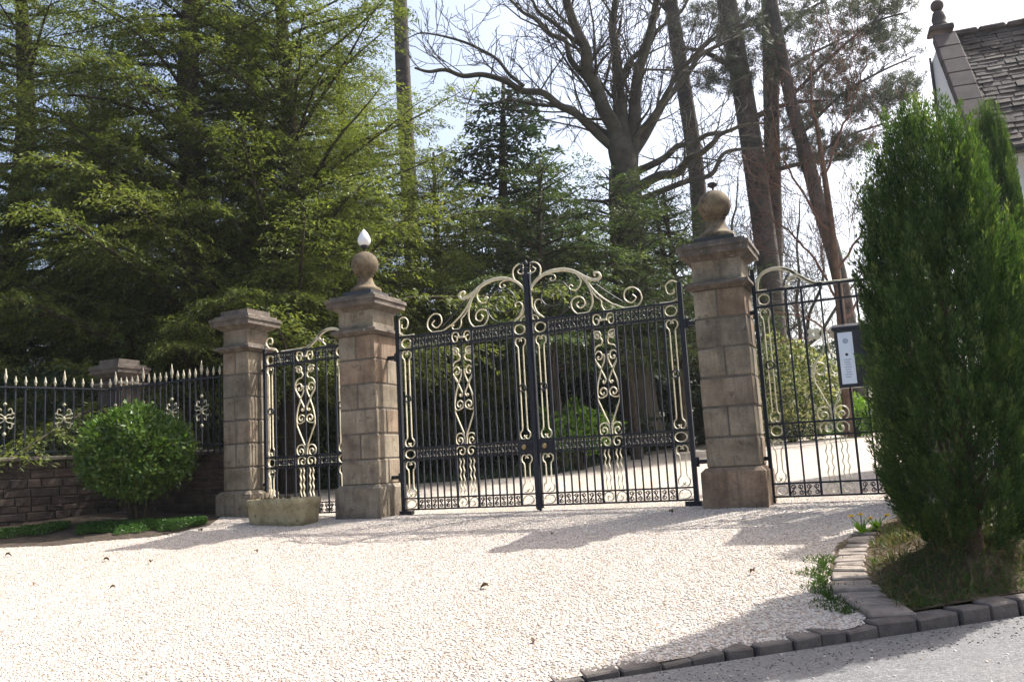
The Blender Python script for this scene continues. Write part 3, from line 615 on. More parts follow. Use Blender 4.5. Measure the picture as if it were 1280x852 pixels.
def big_leaf(sx, label):
    Lf = thing('gate_leaf', (sx*1.99, 0, -.05), label, 'gate', 'pair of tall wrought iron gates'); ch = {}
    W = 2.01; zr = ((0, .02), (.145, .165), (.66, .68), (.812, .835), (2.165, 2.187), (2.34, 2.365))
    rbox('stile', Lf, sx, .004, .046, -.026, .026, -.03, 2.98); rbox('stile', Lf, sx, 1.955, W, -.026, .026, -.04, 2.60)
    for a, b in zr: rbox('rail', Lf, sx, .044, 1.957, -.021, .021, a, b)
    us = [.245+.1*i for i in range(7)]+[1.0]+[1.155+.1*i for i in range(7)]
    for u in us: bar_at(Lf, sx, u, .0135 if abs(u-.245) < .01 or abs(u-.845) < .01 or abs(u-1.155) < .01 or abs(u-1.755) < .01 else .0088, .01, 2.35, ch)
    eds = [(.245+.1*i, .345+.1*i) for i in range(6)]+[(1.155+.1*i, 1.255+.1*i) for i in range(6)]
    for z0, z1, bd in ((.02, .145, True), (.68, .812, True), (2.187, 2.34, True)): frieze(Lf, sx, eds, z0, z1, bd)
    for uc in (.145, 1.855):
        narrow_panel(Lf, sx, uc, .1, .845, 2.155, True); narrow_panel(Lf, sx, uc, .1, .175, .65, False)
        ellipse_ring(Lf, sx, uc, 2.263, .072, .064); ellipse_ring(Lf, sx, uc, .0825, .07, .052)
        if uc > 1: ellipse_ring(Lf, sx, uc, .746, .072, .058)
    rbox('lock_plate', Lf, sx, .05, .235, -.024, .024, .683, .809)
    mb = MB(); lathe(mb, [(.012, .0), (.012, .03), (.026, .04), (.033, .06), (.026, .08), (.004, .088)], (0, 0, 0), 14); v = mb.v[-1]
    mb.v[-1] = np.stack([sx*.14+v[:, 0], -.022-v[:, 2], .746+v[:, 1]], 1); build(mb, 'knob', M['brass'], Lf, smooth=True)
    for s in (-1, 1):
        for pts in scroll_half(): rib('scroll', Lf, sx, np.stack([1.0+s*pts[:, 0], 2.165-pts[:, 1]], 1), .015)
        rib('scroll', Lf, sx, cr([(1.0+s*a, z) for a, z in ((.03, 2.25), (.06, 2.325), (.12, 2.325), (.142, 2.26), (.11, 2.2), (.07, 2.215), (.068, 2.265), (.1, 2.28))], 5), .014)
        rib('scroll', Lf, sx, cr([(1.0+s*a, z) for a, z in ((.145, .70), (.15, .765), (.11, .805), (.05, .80), (.022, .75), (.045, .70), (.09, .71), (.095, .75), (.07, .76))], 5), .014)
        rib('scroll', Lf, sx, cr([(1.0+s*a, z) for a, z in ((.13, .03), (.145, .085), (.11, .135), (.05, .13), (.022, .085), (.045, .04), (.09, .045), (.095, .085), (.07, .09))], 5), .013)
        for o in (.05, .10):
            zz = np.linspace(.17, .655, 30); rib('wavy_rod', Lf, sx, np.stack([1.0+s*o+.008*np.sin((zz-.17)*2*math.pi/.115), zz], 1), .013)
    rbox('tie', Lf, sx, .955, 1.045, -.03, .012, 2.247, 2.268, 'cream')
    for nm, (pts, th, cream) in OVER.items():
        P = cr(pts, 6); n = len(P); tt = np.linspace(0, 1, n)
        tap = th*(.55+.75*np.sin(np.clip(tt*1.15, 0, 1)*math.pi)**.8) if nm == 'spine' else th*(1-.35*tt)*.85
        P[:, 0] = np.maximum(P[:, 0], .05) if nm not in ('hingecurl', 'hingeeye', 'tail') else np.minimum(P[:, 0], 1.955)
        P[:, 1] = np.maximum(P[:, 1], 2.372)
        rib('scroll' if cream else ('brace' if nm == 'brace' else 'scroll'), Lf, sx, P, tap, .04 if nm == 'spine' else .026, 'cream' if cream else 'iron')
    rbox('pivot_shoe', Lf, sx, 1.85, 2.04, -.04, .04, -.075, -.006)
    for z in (.42, 2.06):
        rbox('hinge', Lf, sx, 2.012, 2.215, -.018, .018, z, z+.05); mb = MB(); lathe(mb, [(.03, -.03), (.03, .08)], (sx*2.02, 0, z), 12); build(mb, 'hinge_collar', M['iron'], Lf)
    if sx > 0:
        rbox('slam_bar', Lf, sx, -.024, .022, -.046, -.030, -.05, 3.04)
        mb = MB(); lathe(mb, [(.024, 0), (.03, .02), (.012, .03), (.012, .05), (.028, .075), (.022, .10), (.004, .135)], (0, -.012, 3.035), 10)
        for s in (-1, 1):
            for dz in (0., .05): ribbon(mb, [(s*a, 3.03+dz*.6+b) for a, b in cr([(.01, -.03), (.05, .0), (.085, .035), (.075, .07), (.045, .065), (.05, .045)], 5)], -.012, .012, .02)
        build(mb, 'crest', M['iron'], Lf)
        rbox('drop_bolt', Lf, sx, .012, .036, -.05, -.03, -.07, .5)
    return Lf
big_leaf(1, 'tall black and cream scrolled gate leaf hung on the cup topped pillar')
big_leaf(-1, 'tall black and cream scrolled gate leaf hung on the lamp topped pillar')

cW = crop(940, 330, 5.68)
WOVER = {'spine': (cW([(40, 255), (36, 180), (42, 115), (72, 68), (130, 38), (205, 30), (270, 48), (335, 85), (400, 122), (470, 155), (545, 186), (640, 206), (770, 214)]), .034, True),
         'leaf': (cW([(205, 30), (262, 42), (300, 70), (290, 100), (262, 112), (255, 95)]), .034, True),
         'leaf2': (cW([(330, 82), (400, 118), (460, 142), (482, 150), (492, 135), (480, 128)]), .036, True),
         'foot': (cW([(56, 285), (55, 255), (80, 240), (110, 250), (112, 275), (92, 282), (84, 268)]), .018, True),
         'eye': (cW([(120, 270), (105, 210), (125, 150), (175, 120), (215, 145), (222, 195), (190, 225), (160, 205), (170, 178)]), .012, False),
         'curl': (cW([(300, 95), (255, 130), (228, 175), (225, 220), (248, 255), (285, 245), (298, 205), (270, 190), (262, 212)]), .018, True),
         'ball': (cW([(540, 185), (545, 140), (580, 120), (612, 140), (612, 180), (580, 196), (565, 170), (582, 158)]), .012, False)}
def side_gate(sx, label, plain):
    X0, Wd = 2.83, 1.49; Lf = thing('side_gate', (sx*(X0+.02), 0, -.05), label, 'gate', 'narrow wrought iron side gates'); ch = {}
    U = lambda v: X0+v
    rbox('stile', Lf, sx, U(.0), U(.042), -.024, .024, -.06, 2.62); rbox('stile', Lf, sx, U(Wd-.042), U(Wd), -.024, .024, -.06, 2.48)
    for a, b in ((0, .02), (.145, .165), (.66, .68), (.812, .835), (2.165, 2.187), (2.34, 2.365)): rbox('rail', Lf, sx, U(.04), U(Wd-.04), -.019, .019, a, b)
    vs = [.205, .37, .54, .745, .95, 1.12, 1.285]
    for v in vs: bar_at(Lf, sx, U(v), .0125 if v in (.205, .54, .95, 1.285) else .0095, .01, 2.35, ch)
    for v in (.123, 1.367):
        narrow_panel(Lf, sx, U(v), .08, .845, 2.155, True); narrow_panel(Lf, sx, U(v), .08, .175, .65, False)
        for zc, b in ((2.263, .062), (.746, .056), (.0825, .05)): ellipse_ring(Lf, sx, U(v), zc, .062, b)
    eds = [(U(a), U(b)) for a, b in ((.205, .37), (.37, .54), (.95, 1.12), (1.12, 1.285))]
    for z0, z1 in ((.02, .145), (.68, .812))+(() if plain else ((2.187, 2.34),)): frieze(Lf, sx, eds, z0, z1, not plain)
    uc = U(.745)
    for s in (-1, 1):
        H = scroll_half()
        if plain: H = [H[3], H[4], cr([(.142, .86), (.16, .78), (.125, .70), (.07, .69), (.03, .73), (.035, .80), (.075, .83), (.11, .80), (.095, .76)], 5), cr([(.142, .82), (.10, .66), (.03, .56), (.02, .3)], 6)]
        for pts in H: rib('scroll', Lf, sx, np.stack([uc+s*pts[:, 0]*1.12, 2.165-pts[:, 1]], 1), .014)
        if plain:
            mb = MB(); rosette(mb, sx*(uc+s*.115), 1.80, .085, -.005); build(mb, 'rosette', M['cream'], Lf)
        else:
            rib('scroll', Lf, sx, cr([(uc+s*a, z) for a, z in ((.03, 2.25), (.06, 2.325), (.12, 2.325), (.142, 2.26), (.11, 2.2), (.07, 2.215), (.068, 2.265), (.1, 2.28))], 5), .014)
        rib('scroll', Lf, sx, cr([(uc+s*a, z) for a, z in ((.145, .70), (.15, .765), (.11, .805), (.05, .80), (.022, .75), (.045, .70), (.09, .71), (.095, .75), (.07, .76))], 5), .014)
        rib('scroll', Lf, sx, cr([(uc+s*a, z) for a, z in ((.13, .03), (.145, .085), (.11, .135), (.05, .13), (.022, .085), (.045, .04), (.09, .045), (.095, .085), (.07, .09))], 5), .013)
        for o in (.055, .11):
            zz = np.linspace(.17, .655, 30); rib('wavy_rod', Lf, sx, np.stack([uc+s*o+.008*np.sin((zz-.17)*2*math.pi/.115), zz], 1), .013)
    if not plain: rbox('tie', Lf, sx, uc-.045, uc+.045, -.03, .012, 2.247, 2.268, 'cream')
    for nm, (pts, th, cream) in WOVER.items():
        P = cr(pts, 6); P[:, 0] = np.maximum(P[:, 0], X0+.01); P[:, 1] = np.maximum(P[:, 1], 2.372); n = len(P); tt = np.linspace(0, 1, n)
        tap = th*(.6+.7*np.sin(tt*math.pi)) if nm in ('spine', 'leaf', 'leaf2') else th*(1-.3*tt)
        rib('scroll', Lf, sx, P, tap, .03, 'cream' if cream else 'iron')
    e = cr(WOVER['spine'][0], 6)[-1]
    rib('scroll', Lf, sx, cr([tuple(e), (U(1.25), 2.40), (U(1.38), 2.44), (U(1.44), 2.52), (U(1.40), 2.59), (U(1.33), 2.575), (U(1.33), 2.51), (U(1.375), 2.505)], 6), .018)
    for z in (.42, 2.10): rbox('hinge', Lf, sx, U(-.045), U(-.001), -.016, .016, z, z+.045)
    for z in (.42, 2.10): rbox('latch', Lf, sx, U(Wd+.001), U(Wd+.08), -.014, .014, z, z+.04)
side_gate(-1, 'narrow scrolled iron side gate standing behind the stone trough', False)
side_gate(1, 'narrow iron side gate with rosettes and the black notice case', True)

# black notice case fixed to the side gate
nb = thing('notice_case', (3.86, -.10, 1.15), 'black peaked notice case with narrow white printed sheet on side gate', 'notice box')
mb = MB(); box(mb, 3.68, 4.04, -.165, -.03, 1.16, 1.80); build(mb, 'case', M['black_paint'], nb)
mb = MB(); mb.add([(3.655, -.19, 1.803), (4.065, -.19, 1.803), (4.065, -.02, 1.803), (3.655, -.02, 1.803), (3.665, -.18, 1.83), (4.055, -.18, 1.83), (4.055, -.03, 1.875), (3.665, -.03, 1.875)], BOXF); build(mb, 'lid', M['black_paint'], nb)
mb = MB(); box(mb, 3.715, 3.865, -.171, -.1655, 1.20, 1.765); sh = build(mb, 'sheet', M['paper'], nb)
def mark(x0, x1, z0, z1):
    mb = MB(); box(mb, x0, x1, -.1722, -.1713, z0, z1); build(mb, 'print', M['ink'], sh)
mb = MB(); lathe(mb, [(.03, 0), (.03, .0008)], (0, 0, 0), 20); v = mb.v[-1]; mb.v[-1] = np.stack([3.79+v[:, 0], -.1713-v[:, 2], 1.67+v[:, 1]], 1); build(mb, 'print', M['ink'], sh)
mb = MB(); lathe(mb, [(.016, 0), (.016, .0008)], (0, 0, 0), 12); v = mb.v[-1]; mb.v[-1] = np.stack([3.79+v[:, 0], -.1713-v[:, 2], 1.52+v[:, 1]], 1); build(mb, 'print', M['black_paint'], sh)
for k in range(8): mark(3.752+.006*(k % 3), 3.83-.007*((k*2) % 3), 1.46-.027*k, 1.469-.027*k)
for z in (1.3, 1.65):
    mb = MB(); box(mb, 3.80, 3.92, -.031, .012, z, z+.03); build(mb, 'bracket', M['iron'], nb)

# stone trough in front of the side gate
tx0, tx1 = -3.90, -2.94; ty = -.72
tr = thing('stone_trough', ((tx0+tx1)/2, ty, float(G(-3.5, ty))-.02), 'weathered stone trough standing before the narrow side gate', 'planter')
def trough():
    mb = MB(); zb = float(G(-3.5, ty-.2))-.03; zt = zb+.38; cx = (tx0+tx1)/2; n = 40; a = np.arange(n)*2*math.pi/n
    def ringpts(hx, hy, z, p=5.): 
        c, s = np.cos(a), np.sin(a); return np.stack([cx+hx*np.sign(c)*np.abs(c)**(2/p), ty+hy*np.sign(s)*np.abs(s)**(2/p), np.full(n, z)], 1)
    R_ = [ringpts(.455, .20, zb), ringpts(.47, .215, zb+.1), ringpts(.485, .235, zb+.29), ringpts(.497, .247, zb+.305), ringpts(.50, .25, zt-.012), ringpts(.488, .24, zt), ringpts(.43, .185, zt), ringpts(.42, .175, zt-.015), ringpts(.40, .16, zt-.10)]
    V = np.concatenate(R_); f = []
    for i in range(len(R_)-1):
        for j in range(n): f.append((i*n+j, i*n+(j+1) % n, (i+1)*n+(j+1) % n, (i+1)*n+j))
    f.append(tuple(range(n))[::-1]); f.append(tuple((len(R_)-1)*n+np.arange(n))); mb.add(V, f); build(mb, 'basin', M['trough_stone'], tr)
    m2 = MB(); m2.add(ringpts(.41, .168, zt-.075), [tuple(range(n))]); build(m2, 'compost', M['soil'], tr); return zt
tzt = trough()
mb = MB(); n = 150; P = np.stack([rng.uniform(-3.9, -3.2, n), rng.uniform(ty-.12, ty+.12, n), np.full(n, tzt-.08)], 1); D = rdir(n); D[:, 2] = abs(D[:, 2])+.7
leaves(mb, P, D, rdir(n), rng.uniform(.06, .16, n), .03, rng.random(n)); build(mb, 'dead_stems', M['dry_leaf'], tr, tint=True)

# ------------------------------------------------------------------ white house with stone slate roof behind the conifers
hx, hy, hz, ry, rz = 5.70, 4.05, 4.78, 5.95, 7.45          # gable plane, eave line, eave height, ridge line, ridge height
hs = thing('house', (hx, hy, float(G(hx+4, hy))-.2), 'white rendered house with stone slate roof and ball topped gable', 'house')
zb = float(G(hx, hy))-.4
mb = MB(); A = [(hx+.05, hy+.25, zb), (hx+9, hy+.25, zb), (hx+9, ry+.55, zb), (hx+.05, ry+.55, zb), (hx+.05, hy+.25, hz+.22), (hx+9, hy+.25, hz+.22), (hx+9, ry+.1, rz-.1), (hx+.05, ry+.1, rz-.1), (hx+.05, ry+.55, rz-.12), (hx+9, ry+.55, rz-.12)]
mb.add(A, [(0, 3, 2, 1), (4, 5, 6, 7), (7, 6, 9, 8), (0, 1, 5, 4), (1, 2, 9, 6, 5), (3, 0, 4, 7, 8), (2, 3, 8, 9)]); build(mb, 'wall', M['render_white'], hs)
sl_ = math.hypot(ry-hy, rz-hz); du = np.array((0, (ry-hy)/sl_, (rz-hz)/sl_)); dn = np.array((0, -du[2], du[1]))
mb = MB(); o = np.array((hx+.2, hy, hz)); V = [o-dn*.08, o+np.array((9, 0, 0))-dn*.08, o+np.array((9, 0, 0))+du*sl_-dn*.08, o+du*sl_-dn*.08]; V = V+[v+dn*.06 for v in V]; mb.add(V, BOXF); rf = build(mb, 'roof', M['slate_roof'], hs)
rows_n = 29; cnt = 0; rest = MB(); SL = [MB() for _ in range(4)]; t = 0.
exps = np.linspace(.135, .075, rows_n); exps *= sl_/exps.sum()
for i in range(rows_n):
    x = hx+.22-(i % 2)*.09; z = t
    while x < hx+9:
        wd = float(rng.uniform(.17, .30)); e = exps[i]
        c = o*np.array((0, 1, 1))+du*(z+e*.62)+dn*(.012+rng.normal(0, .004))+np.array((x+wd/2, 0, 0))
        if x+wd > hx+.2:
            tl = -.10+rng.normal(0, .02); fy = du*math.cos(tl)+dn*math.sin(tl)*1.; fz = np.cross((1., 0, 0), fy)
            if x < hx+1.9 and cnt < 290:
                mb = MB(); chamfer(mb, c, (wd-.008, e*1.55, .036), .006, .003, frame=[(1., 0, 0), fy, fz]); build(mb, 'slate', M['slate_roof'], rf); cnt += 1
            else: chamfer(rest, c, (wd-.008, e*1.55, .036), .006, .003, frame=[(1., 0, 0), fy, fz])
        x += wd
    t += exps[i]
tag(build(rest, 'slates', M['slate_roof'], rf), kind='stuff')
x = hx+.25
while x < hx+9:
    mb = MB(); chamfer(mb, (x+.22, ry+.02, rz+.03), (.43, .24, .12), .03, .004); build(mb, 'ridge_stone', M['gable_stone'], rf); x += .44
for i in range(8):                                             # coping stones up the gable
    a, b = sl_*i/8-.12, sl_*(i+1)/8-.12; c = np.array((hx+.14, hy, hz))+du*(a+b)/2+dn*.10
    mb = MB(); chamfer(mb, c, (.36, b-a-.008, .16), .014, .003, frame=[(1., 0, 0), du, dn]); build(mb, 'gable_coping', M['gable_stone'], hs)
mb = MB(); chamfer(mb, (hx+.13, hy-.08, hz-.05), (.38, .34, .30), .03, .004); kn = build(mb, 'kneeler', M['gable_stone'], hs)
mb = MB(); lathe(mb, [(.07, .08), (.10, .12), (.05, .16)]+[(.12*math.cos(q), .26+.12*math.sin(q)) for q in np.linspace(-1.1, 1.5, 9)], (hx+.13, hy-.02, hz+.16), 16); build(mb, 'ball_finial', M['gable_stone'], kn, smooth=True)
mb = MB(); chamfer(mb, (hx+.12, ry-.02, rz+.15), (.40, .36, .10), .02, .004); ap = build(mb, 'apex_stone', M['gable_stone'], hs)
mb = MB(); lathe(mb, [(.13, 0), (.13, .06), (.10, .08), (.12, .16), (.09, .28), (.05, .32)]+[(.11*math.cos(q), .41+.11*math.sin(q)) for q in np.linspace(-1.1, 1.5, 9)], (hx+.12, ry-.02, rz+.20), 16); build(mb, 'ball_finial', M['gable_stone'], ap, smooth=True)
mb = MB(); tube(mb, [(hx+.45, hy-.06, hz-.07), (hx+9, hy-.06, hz-.09)], .06, 10); gt = build(mb, 'gutter', M['black_paint'], hs)
mb = MB(); tube(mb, cr([(hx+.75, hy-.06, hz-.08), (hx+.78, hy+.0, hz-.25), (hx+1.1, hy+.16, hz-.8), (hx+1.12, hy+.18, hz-1.4), (hx+1.12, hy+.18, zb+.3)], 5), .042, 8); build(mb, 'downpipe', M['black_paint'], hs)
mb = MB(); tube(mb, [(hx+.01, ry+.50, rz-.1), (hx+.01, ry+.50, zb+.3)], .03, 8); build(mb, 'downpipe', M['black_paint'], hs)
hs.rotation_euler = (0, 0, math.radians(6.5))
mb = MB(); box(mb, hx+.4, hx+9, hy+.02, hy+.25, hz-.16, hz-.03); build(mb, 'fascia', M['render_white'], hs)

# ------------------------------------------------------------------ vegetation: generators work in local coordinates, base at the origin
def norm(v): return v/(np.linalg.norm(v, axis=-1, keepdims=True)+1e-9)
def conifer_meshes(seed, H, R0, cb, nb, e0=(8, 28), droop=.05, bl_len=.34, bl_sp=.13, lf_sp=.05, lf=(.07, .11), lw=.026, prof=.75, hang=.35, trunk_r=.26, leafm='yew_leaf', barkm='bark_dark', spray=.95, top=1.0, lean=(0, 0)):
    global rng
    keep = rng; rng = np.random.default_rng(seed)
    tr_, br, cw = MB(), MB(), MB()
    hz_ = np.linspace(-.3, H, 14); wob = np.stack([lean[0]*hz_/H+.10*np.sin(hz_*.7+seed), lean[1]*hz_/H+.10*np.cos(hz_*.6+seed*2), hz_], 1)
    tube(tr_, wob, trunk_r*(1-.93*np.clip(hz_/H, 0, 1))**.8+.02+.18*trunk_r*np.exp(-np.clip(hz_, 0, 9)*2), 12)
    ga = 2.399963
    for k in range(nb):
        q = (k+rng.uniform(-.4, .4))/nb; h = cb+(H*.985-cb)*np.clip(q, 0, 1)**1.12*top
        L = (R0*(1-((h-cb)/(H-cb)))**prof+.25)*rng.uniform(.62, 1.12); az = k*ga+rng.normal(0, .35)
        el = math.radians(rng.uniform(*e0)); d = np.array((math.cos(az)*math.cos(el), math.sin(az)*math.cos(el), math.sin(el)))
        p0 = np.array([np.interp(h, hz_, wob[:, i]) for i in range(3)]); m = 9; s = np.linspace(0, L, m)
        bend = rng.normal(0, .06); sd_ = np.array((-math.sin(az), math.cos(az), 0))
        B = p0+np.outer(s, d)+np.outer(bend*s*s/max(L, 1)*1.5, sd_)+np.outer(-droop*s*s, (0, 0, 1))+np.outer(.05*np.sin(s*2.2+k), (0, 0, 1))
        tube(br, B, np.linspace(.018+.011*L, .005, m), 4, caps=False)
        # side shoots
        ts = np.arange(.10*L, L, bl_sp); ts = ts+rng.uniform(-.5, .5, len(ts))*bl_sp; ts = np.clip(ts, .05, L*.999); n = len(ts)
        if n < 1: continue
        bp = np.stack([np.interp(ts, s, B[:, i]) for i in range(3)], 1); Tn = norm(np.stack([np.interp(ts, s, np.gradient(B[:, i], s)) for i in range(3)], 1))
        side = np.where(np.arange(n) % 2 == 0, 1., -1.); S = norm(np.cross(Tn, (0, 0, 1.)))
        ang = np.radians(rng.uniform(35, 70, n)); bd = norm(Tn*np.cos(ang)[:, None]+S*(side*np.sin(ang))[:, None]+np.stack([rng.normal(0, .12, n), rng.normal(0, .12, n), rng.normal(.02, .16, n)], 1))
        bl = (bl_len*L*(1-ts/L)**.6*.55+.16+.22*np.minimum(ts/L*3, 1))*rng.uniform(.6, 1.25, n)
        bp = np.concatenate([bp, B[-1:]]); bd = np.concatenate([bd, Tn[-1:]]); bl = np.append(bl, .3); n += 1
        K = int(bl.max()/lf_sp)+1; ss_ = (np.arange(K)+.5)*lf_sp; mask = ss_[None] < bl[:, None]
        PP = bp[:, None]+bd[:, None]*ss_[None, :, None]; PP[..., 2] -= hang*ss_[None]**2
        dd = np.repeat(bd[:, None], K, 1).copy(); dd[..., 2] -= 2*hang*ss_[None]; dd = norm(dd)
        for sg in (-1, 1):
            P = PP[mask]; D = dd[mask]; nn = len(P)
            up = norm(np.stack([rng.normal(0, .45, nn), rng.normal(0, .45, nn), np.ones(nn)], 1)); Sx = norm(np.cross(D, up))
            a = rng.uniform(.45, 1.15, nn)[:, None]*spray; LD_ = norm(D*np.cos(a)+Sx*sg*np.sin(a)+np.stack([np.zeros(nn), np.zeros(nn), rng.normal(-.12, .22, nn)], 1))
            leaves(cw, P+rng.normal(0, .028, (nn, 3)), LD_, up, rng.uniform(*lf, nn), lw*rng.uniform(.7, 1.3, nn), np.clip(rng.normal(.45, .22, nn)+rng.normal(0, .12), 0, 1))
    rng = keep
    a = tr_.mesh('trunk', smooth=True); a.materials.append(M[barkm]); b = br.mesh('branches', smooth=True); b.materials.append(M[barkm]); c = cw.mesh('crown', tint=True); c.materials.append(M[leafm])
    return a, b, c
def plant_tree(name, label, meshes, p, rot=0., sc=1., group=None, cat='tree', names=('trunk', 'branches', 'crown')):
    T_ = thing(name, p, label, cat, group); T_.rotation_euler = (0, 0, rot); T_.scale = (sc, sc, sc)
    for nm, me in zip(names, meshes): o = link(nm, me, T_); ORG[o.name] = ORG[T_.name]
    return T_

YEW1 = conifer_meshes(11, 15.5, 5.8, 1.7, 150, prof=.60, droop=.035, bl_sp=.088, lf_sp=.036, trunk_r=.42, e0=(-6, 28), lf=(.068, .12), lw=.030, bl_len=.42)
YEW2 = conifer_meshes(12, 15.0, 6.2, 2.0, 125, prof=.66, droop=.022, bl_sp=.094, lf_sp=.038, trunk_r=.30, e0=(6, 36), lf=(.068, .12), lw=.030, bl_len=.42, lean=(.3, .2))
YEW3 = conifer_meshes(14, 7.6, 3.3, 2.3, 75, prof=.6, droop=.06, bl_sp=.11, lf_sp=.048, trunk_r=.13, e0=(0, 30), lf=(.07, .13), lw=.032, bl_len=.42, leafm='hemlock_leaf')
FIR = conifer_meshes(13, 9.0, 3.3, .2, 150, prof=.75, droop=.05, bl_sp=.13, lf_sp=.075, trunk_r=.20, e0=(-8, 22), lf=(.12, .22), lw=.07, leafm='fir_leaf', bl_len=.45)
YG = 'evergreen trees behind the railings'
plant_tree('yew_tree', 'broad dark yew with thick trunk towering behind the corner pillar', YEW1, ground_at_depth(243, 18.5), .4, 1.0, YG)
plant_tree('yew_tree', 'yellow green yew with long rising sprays behind the lamp topped pillar', YEW2, ground_at_depth(372, 19.0), 2.1, 1.0, YG)
plant_tree('yew_tree', 'shaded yew hanging low over the end of the railings', YEW1, ground_at_depth(15, 19.8), 3.4, .95, YG)
plant_tree('yew_tree', 'shorter yew spreading sprays behind the lamp pillar gate leaf', YEW2, ground_at_depth(560, 22.0), 4.3, .56, YG)
plant_tree('yew_tree', 'yew filling the gap between the two thick yew trunks', YEW2, ground_at_depth(318, 24.0), 5.3, .9, YG)
plant_tree('yew_tree', 'lower yew in shade behind the corner pillar and railings', YEW1, ground_at_depth(125, 20.5), 1.9, .66, YG)
plant_tree('yew_tree', 'yew rising beside the tall thin bare trunk', YEW1, ground_at_depth(440, 24.0), 2.7, .82, YG)
for px, Z, r_, s_, lb in ((695, 20.5, .5, 1.0, 'small drooping yew between the gate lock and the great bare tree'), (790, 22.3, 1.7, 1.02, 'small drooping yew in front of the great bare trunk'), (858, 24.5, 3.0, 1.0, 'small drooping yew behind the cup topped pillar')):
    plant_tree('yew_tree', lb, YEW3, ground_at_depth(px, Z), r_, s_, YG)
FG = 'dark firs closing the garden behind the gates'
fl = ['slender dark fir with a narrow spire beside the great bare tree', 'dark fir filling the gap behind the lamp topped pillar', 'dark fir standing behind the lock of the gates', 'dark fir behind the great bare tree trunk',
      'dark fir in shade behind the small drooping yews', 'dark fir in shade behind the short yew and slender trunk', 'dark fir in shade behind the lamp pillar and side gate', 'dark fir in shade behind the side pillar by the trough', 'dark fir in shade behind the round bush railings', 'dark fir in shade behind the longer wall and railings']
for (px, Z, s, r), lb in zip(((652, 27, 1.38, .3), (470, 24, .85, 1.2), (690, 29, .95, 2.2), (845, 29, .98, 3.1), (740, 31, 1.0, 4.0), (590, 30, .95, 5.0), (400, 27, .9, .9), (300, 25, .8, 2.9), (180, 24, .8, 4.7), (90, 23, .8, 1.9)), fl):
    plant_tree('fir_tree', lb, FIR, ground_at_depth(px, Z), r, s, FG)

# --- bare broadleaf trees
def limb(mb, P, r0, r1, sides=8): tube(mb, P, np.linspace(1, 0, len(P))**.8*(r0-r1)+r1, sides, caps=False)
def twigs(mb, P, r0, level, dens, lenf, up=.15, minr=.0045):
    "shoots along a bough, and shoots on those"
    seg = np.linalg.norm(np.diff(P, axis=0), axis=1); s = np.concatenate([[0], np.cumsum(seg)]); L = s[-1]
    n = max(2, int(L*dens[0]))
    for t in (np.arange(n)+rng.uniform(.1, .9, n))/n*.9*L+.1*L:
        p = np.array([np.interp(t, s, P[:, i]) for i in range(3)]); i = min(np.searchsorted(s, t), len(P)-1); T_ = norm(P[i]-P[max(i-1, 0)])
        d = norm(T_*rng.uniform(.3, 1.)+rdir(1)[0]*rng.uniform(.5, 1.)+np.array((0, 0, up))); l = L*lenf[0]*rng.uniform(.5, 1.2)*(1.1-.6*t/L)+.15
        m = 6; q = np.linspace(0, 1, m)[:, None]; k = rdir(1)[0]*.28*l
        C_ = p+d*l*q+k*q*q+np.array((0, 0, .10*l))*q*q+rng.normal(0, .018*l, (m, 3))*q
        r = max(r0*.42*(1-.5*t/L), minr*1.2); tube(mb, C_, np.linspace(r, max(r*.35, minr), m), 5 if level > 1 else 3, caps=False)
        if level > 1: twigs(mb, C_, r, level-1, dens[1:], lenf[1:], up, minr)
def px_line(pts, Z, dz=0., n=5):
    return cr([at_depth(x, y, Z+dz*i/max(1, len(pts)-1)) for i, (x, y) in enumerate(pts)], n)
Zb = 25.0; bb = ground_at_depth(797, Zb)
bt = thing('bare_tree', bb, 'great leafless broadleaf tree with spreading boughs behind the gates', 'tree', 'bare trees in the garden')
mb = MB(); T0 = px_line([(800, 552), (797, 480), (792, 400), (787, 300), (783, 235), (780, 200), (778, 165), (775, 125)], Zb)
tube(mb, T0, np.interp(np.arange(len(T0)), [0, 20, 25, 30, 35], [.50, .43, .38, .28, .15])+.36*np.exp(-np.arange(len(T0))*.55), 16, caps=False); build(mb, 'trunk', M['bark_grey'], bt, smooth=True)
BO = [([(778, 215), (765, 165), (745, 115), (728, 60), (712, 0), (700, -70)], -1.5, .36), ([(780, 205), (776, 150), (772, 90), (768, 30), (764, -60)], 1.0, .34), ([(784, 210), (792, 150), (800, 90), (815, 30), (835, -50)], -.6, .32),
      ([(772, 190), (742, 160), (700, 130), (655, 108), (600, 98), (555, 92), (515, 82)], -2.0, .19), ([(748, 120), (715, 75), (690, 40), (650, 10), (610, -30)], 1.5, .15), ([(770, 175), (735, 150), (690, 133), (640, 128), (600, 135)], 2.0, .13),
      ([(655, 108), (620, 75), (580, 50), (540, 42), (510, 48)], 0., .08), ([(790, 195), (815, 150), (845, 112), (880, 70), (930, 40)], 1.6, .20), ([(795, 215), (830, 195), (868, 178), (905, 165), (960, 150)], -1.6, .16),
      ([(797, 235), (830, 222), (865, 205), (885, 180), (925, 155)], -2.6, .22), ([(797, 250), (840, 240), (890, 215), (920, 190), (990, 185)], 1.4, .15), ([(793, 205), (800, 170), (830, 130), (850, 85), (905, 30)], -1.2, .17), ([(730, 60), (690, 25), (660, 0), (620, -20)], -1.0, .10), ([(778, 100), (800, 60), (850, 20), (880, -30)], 1.3, .12)]
bm_, tw = MB(), MB()
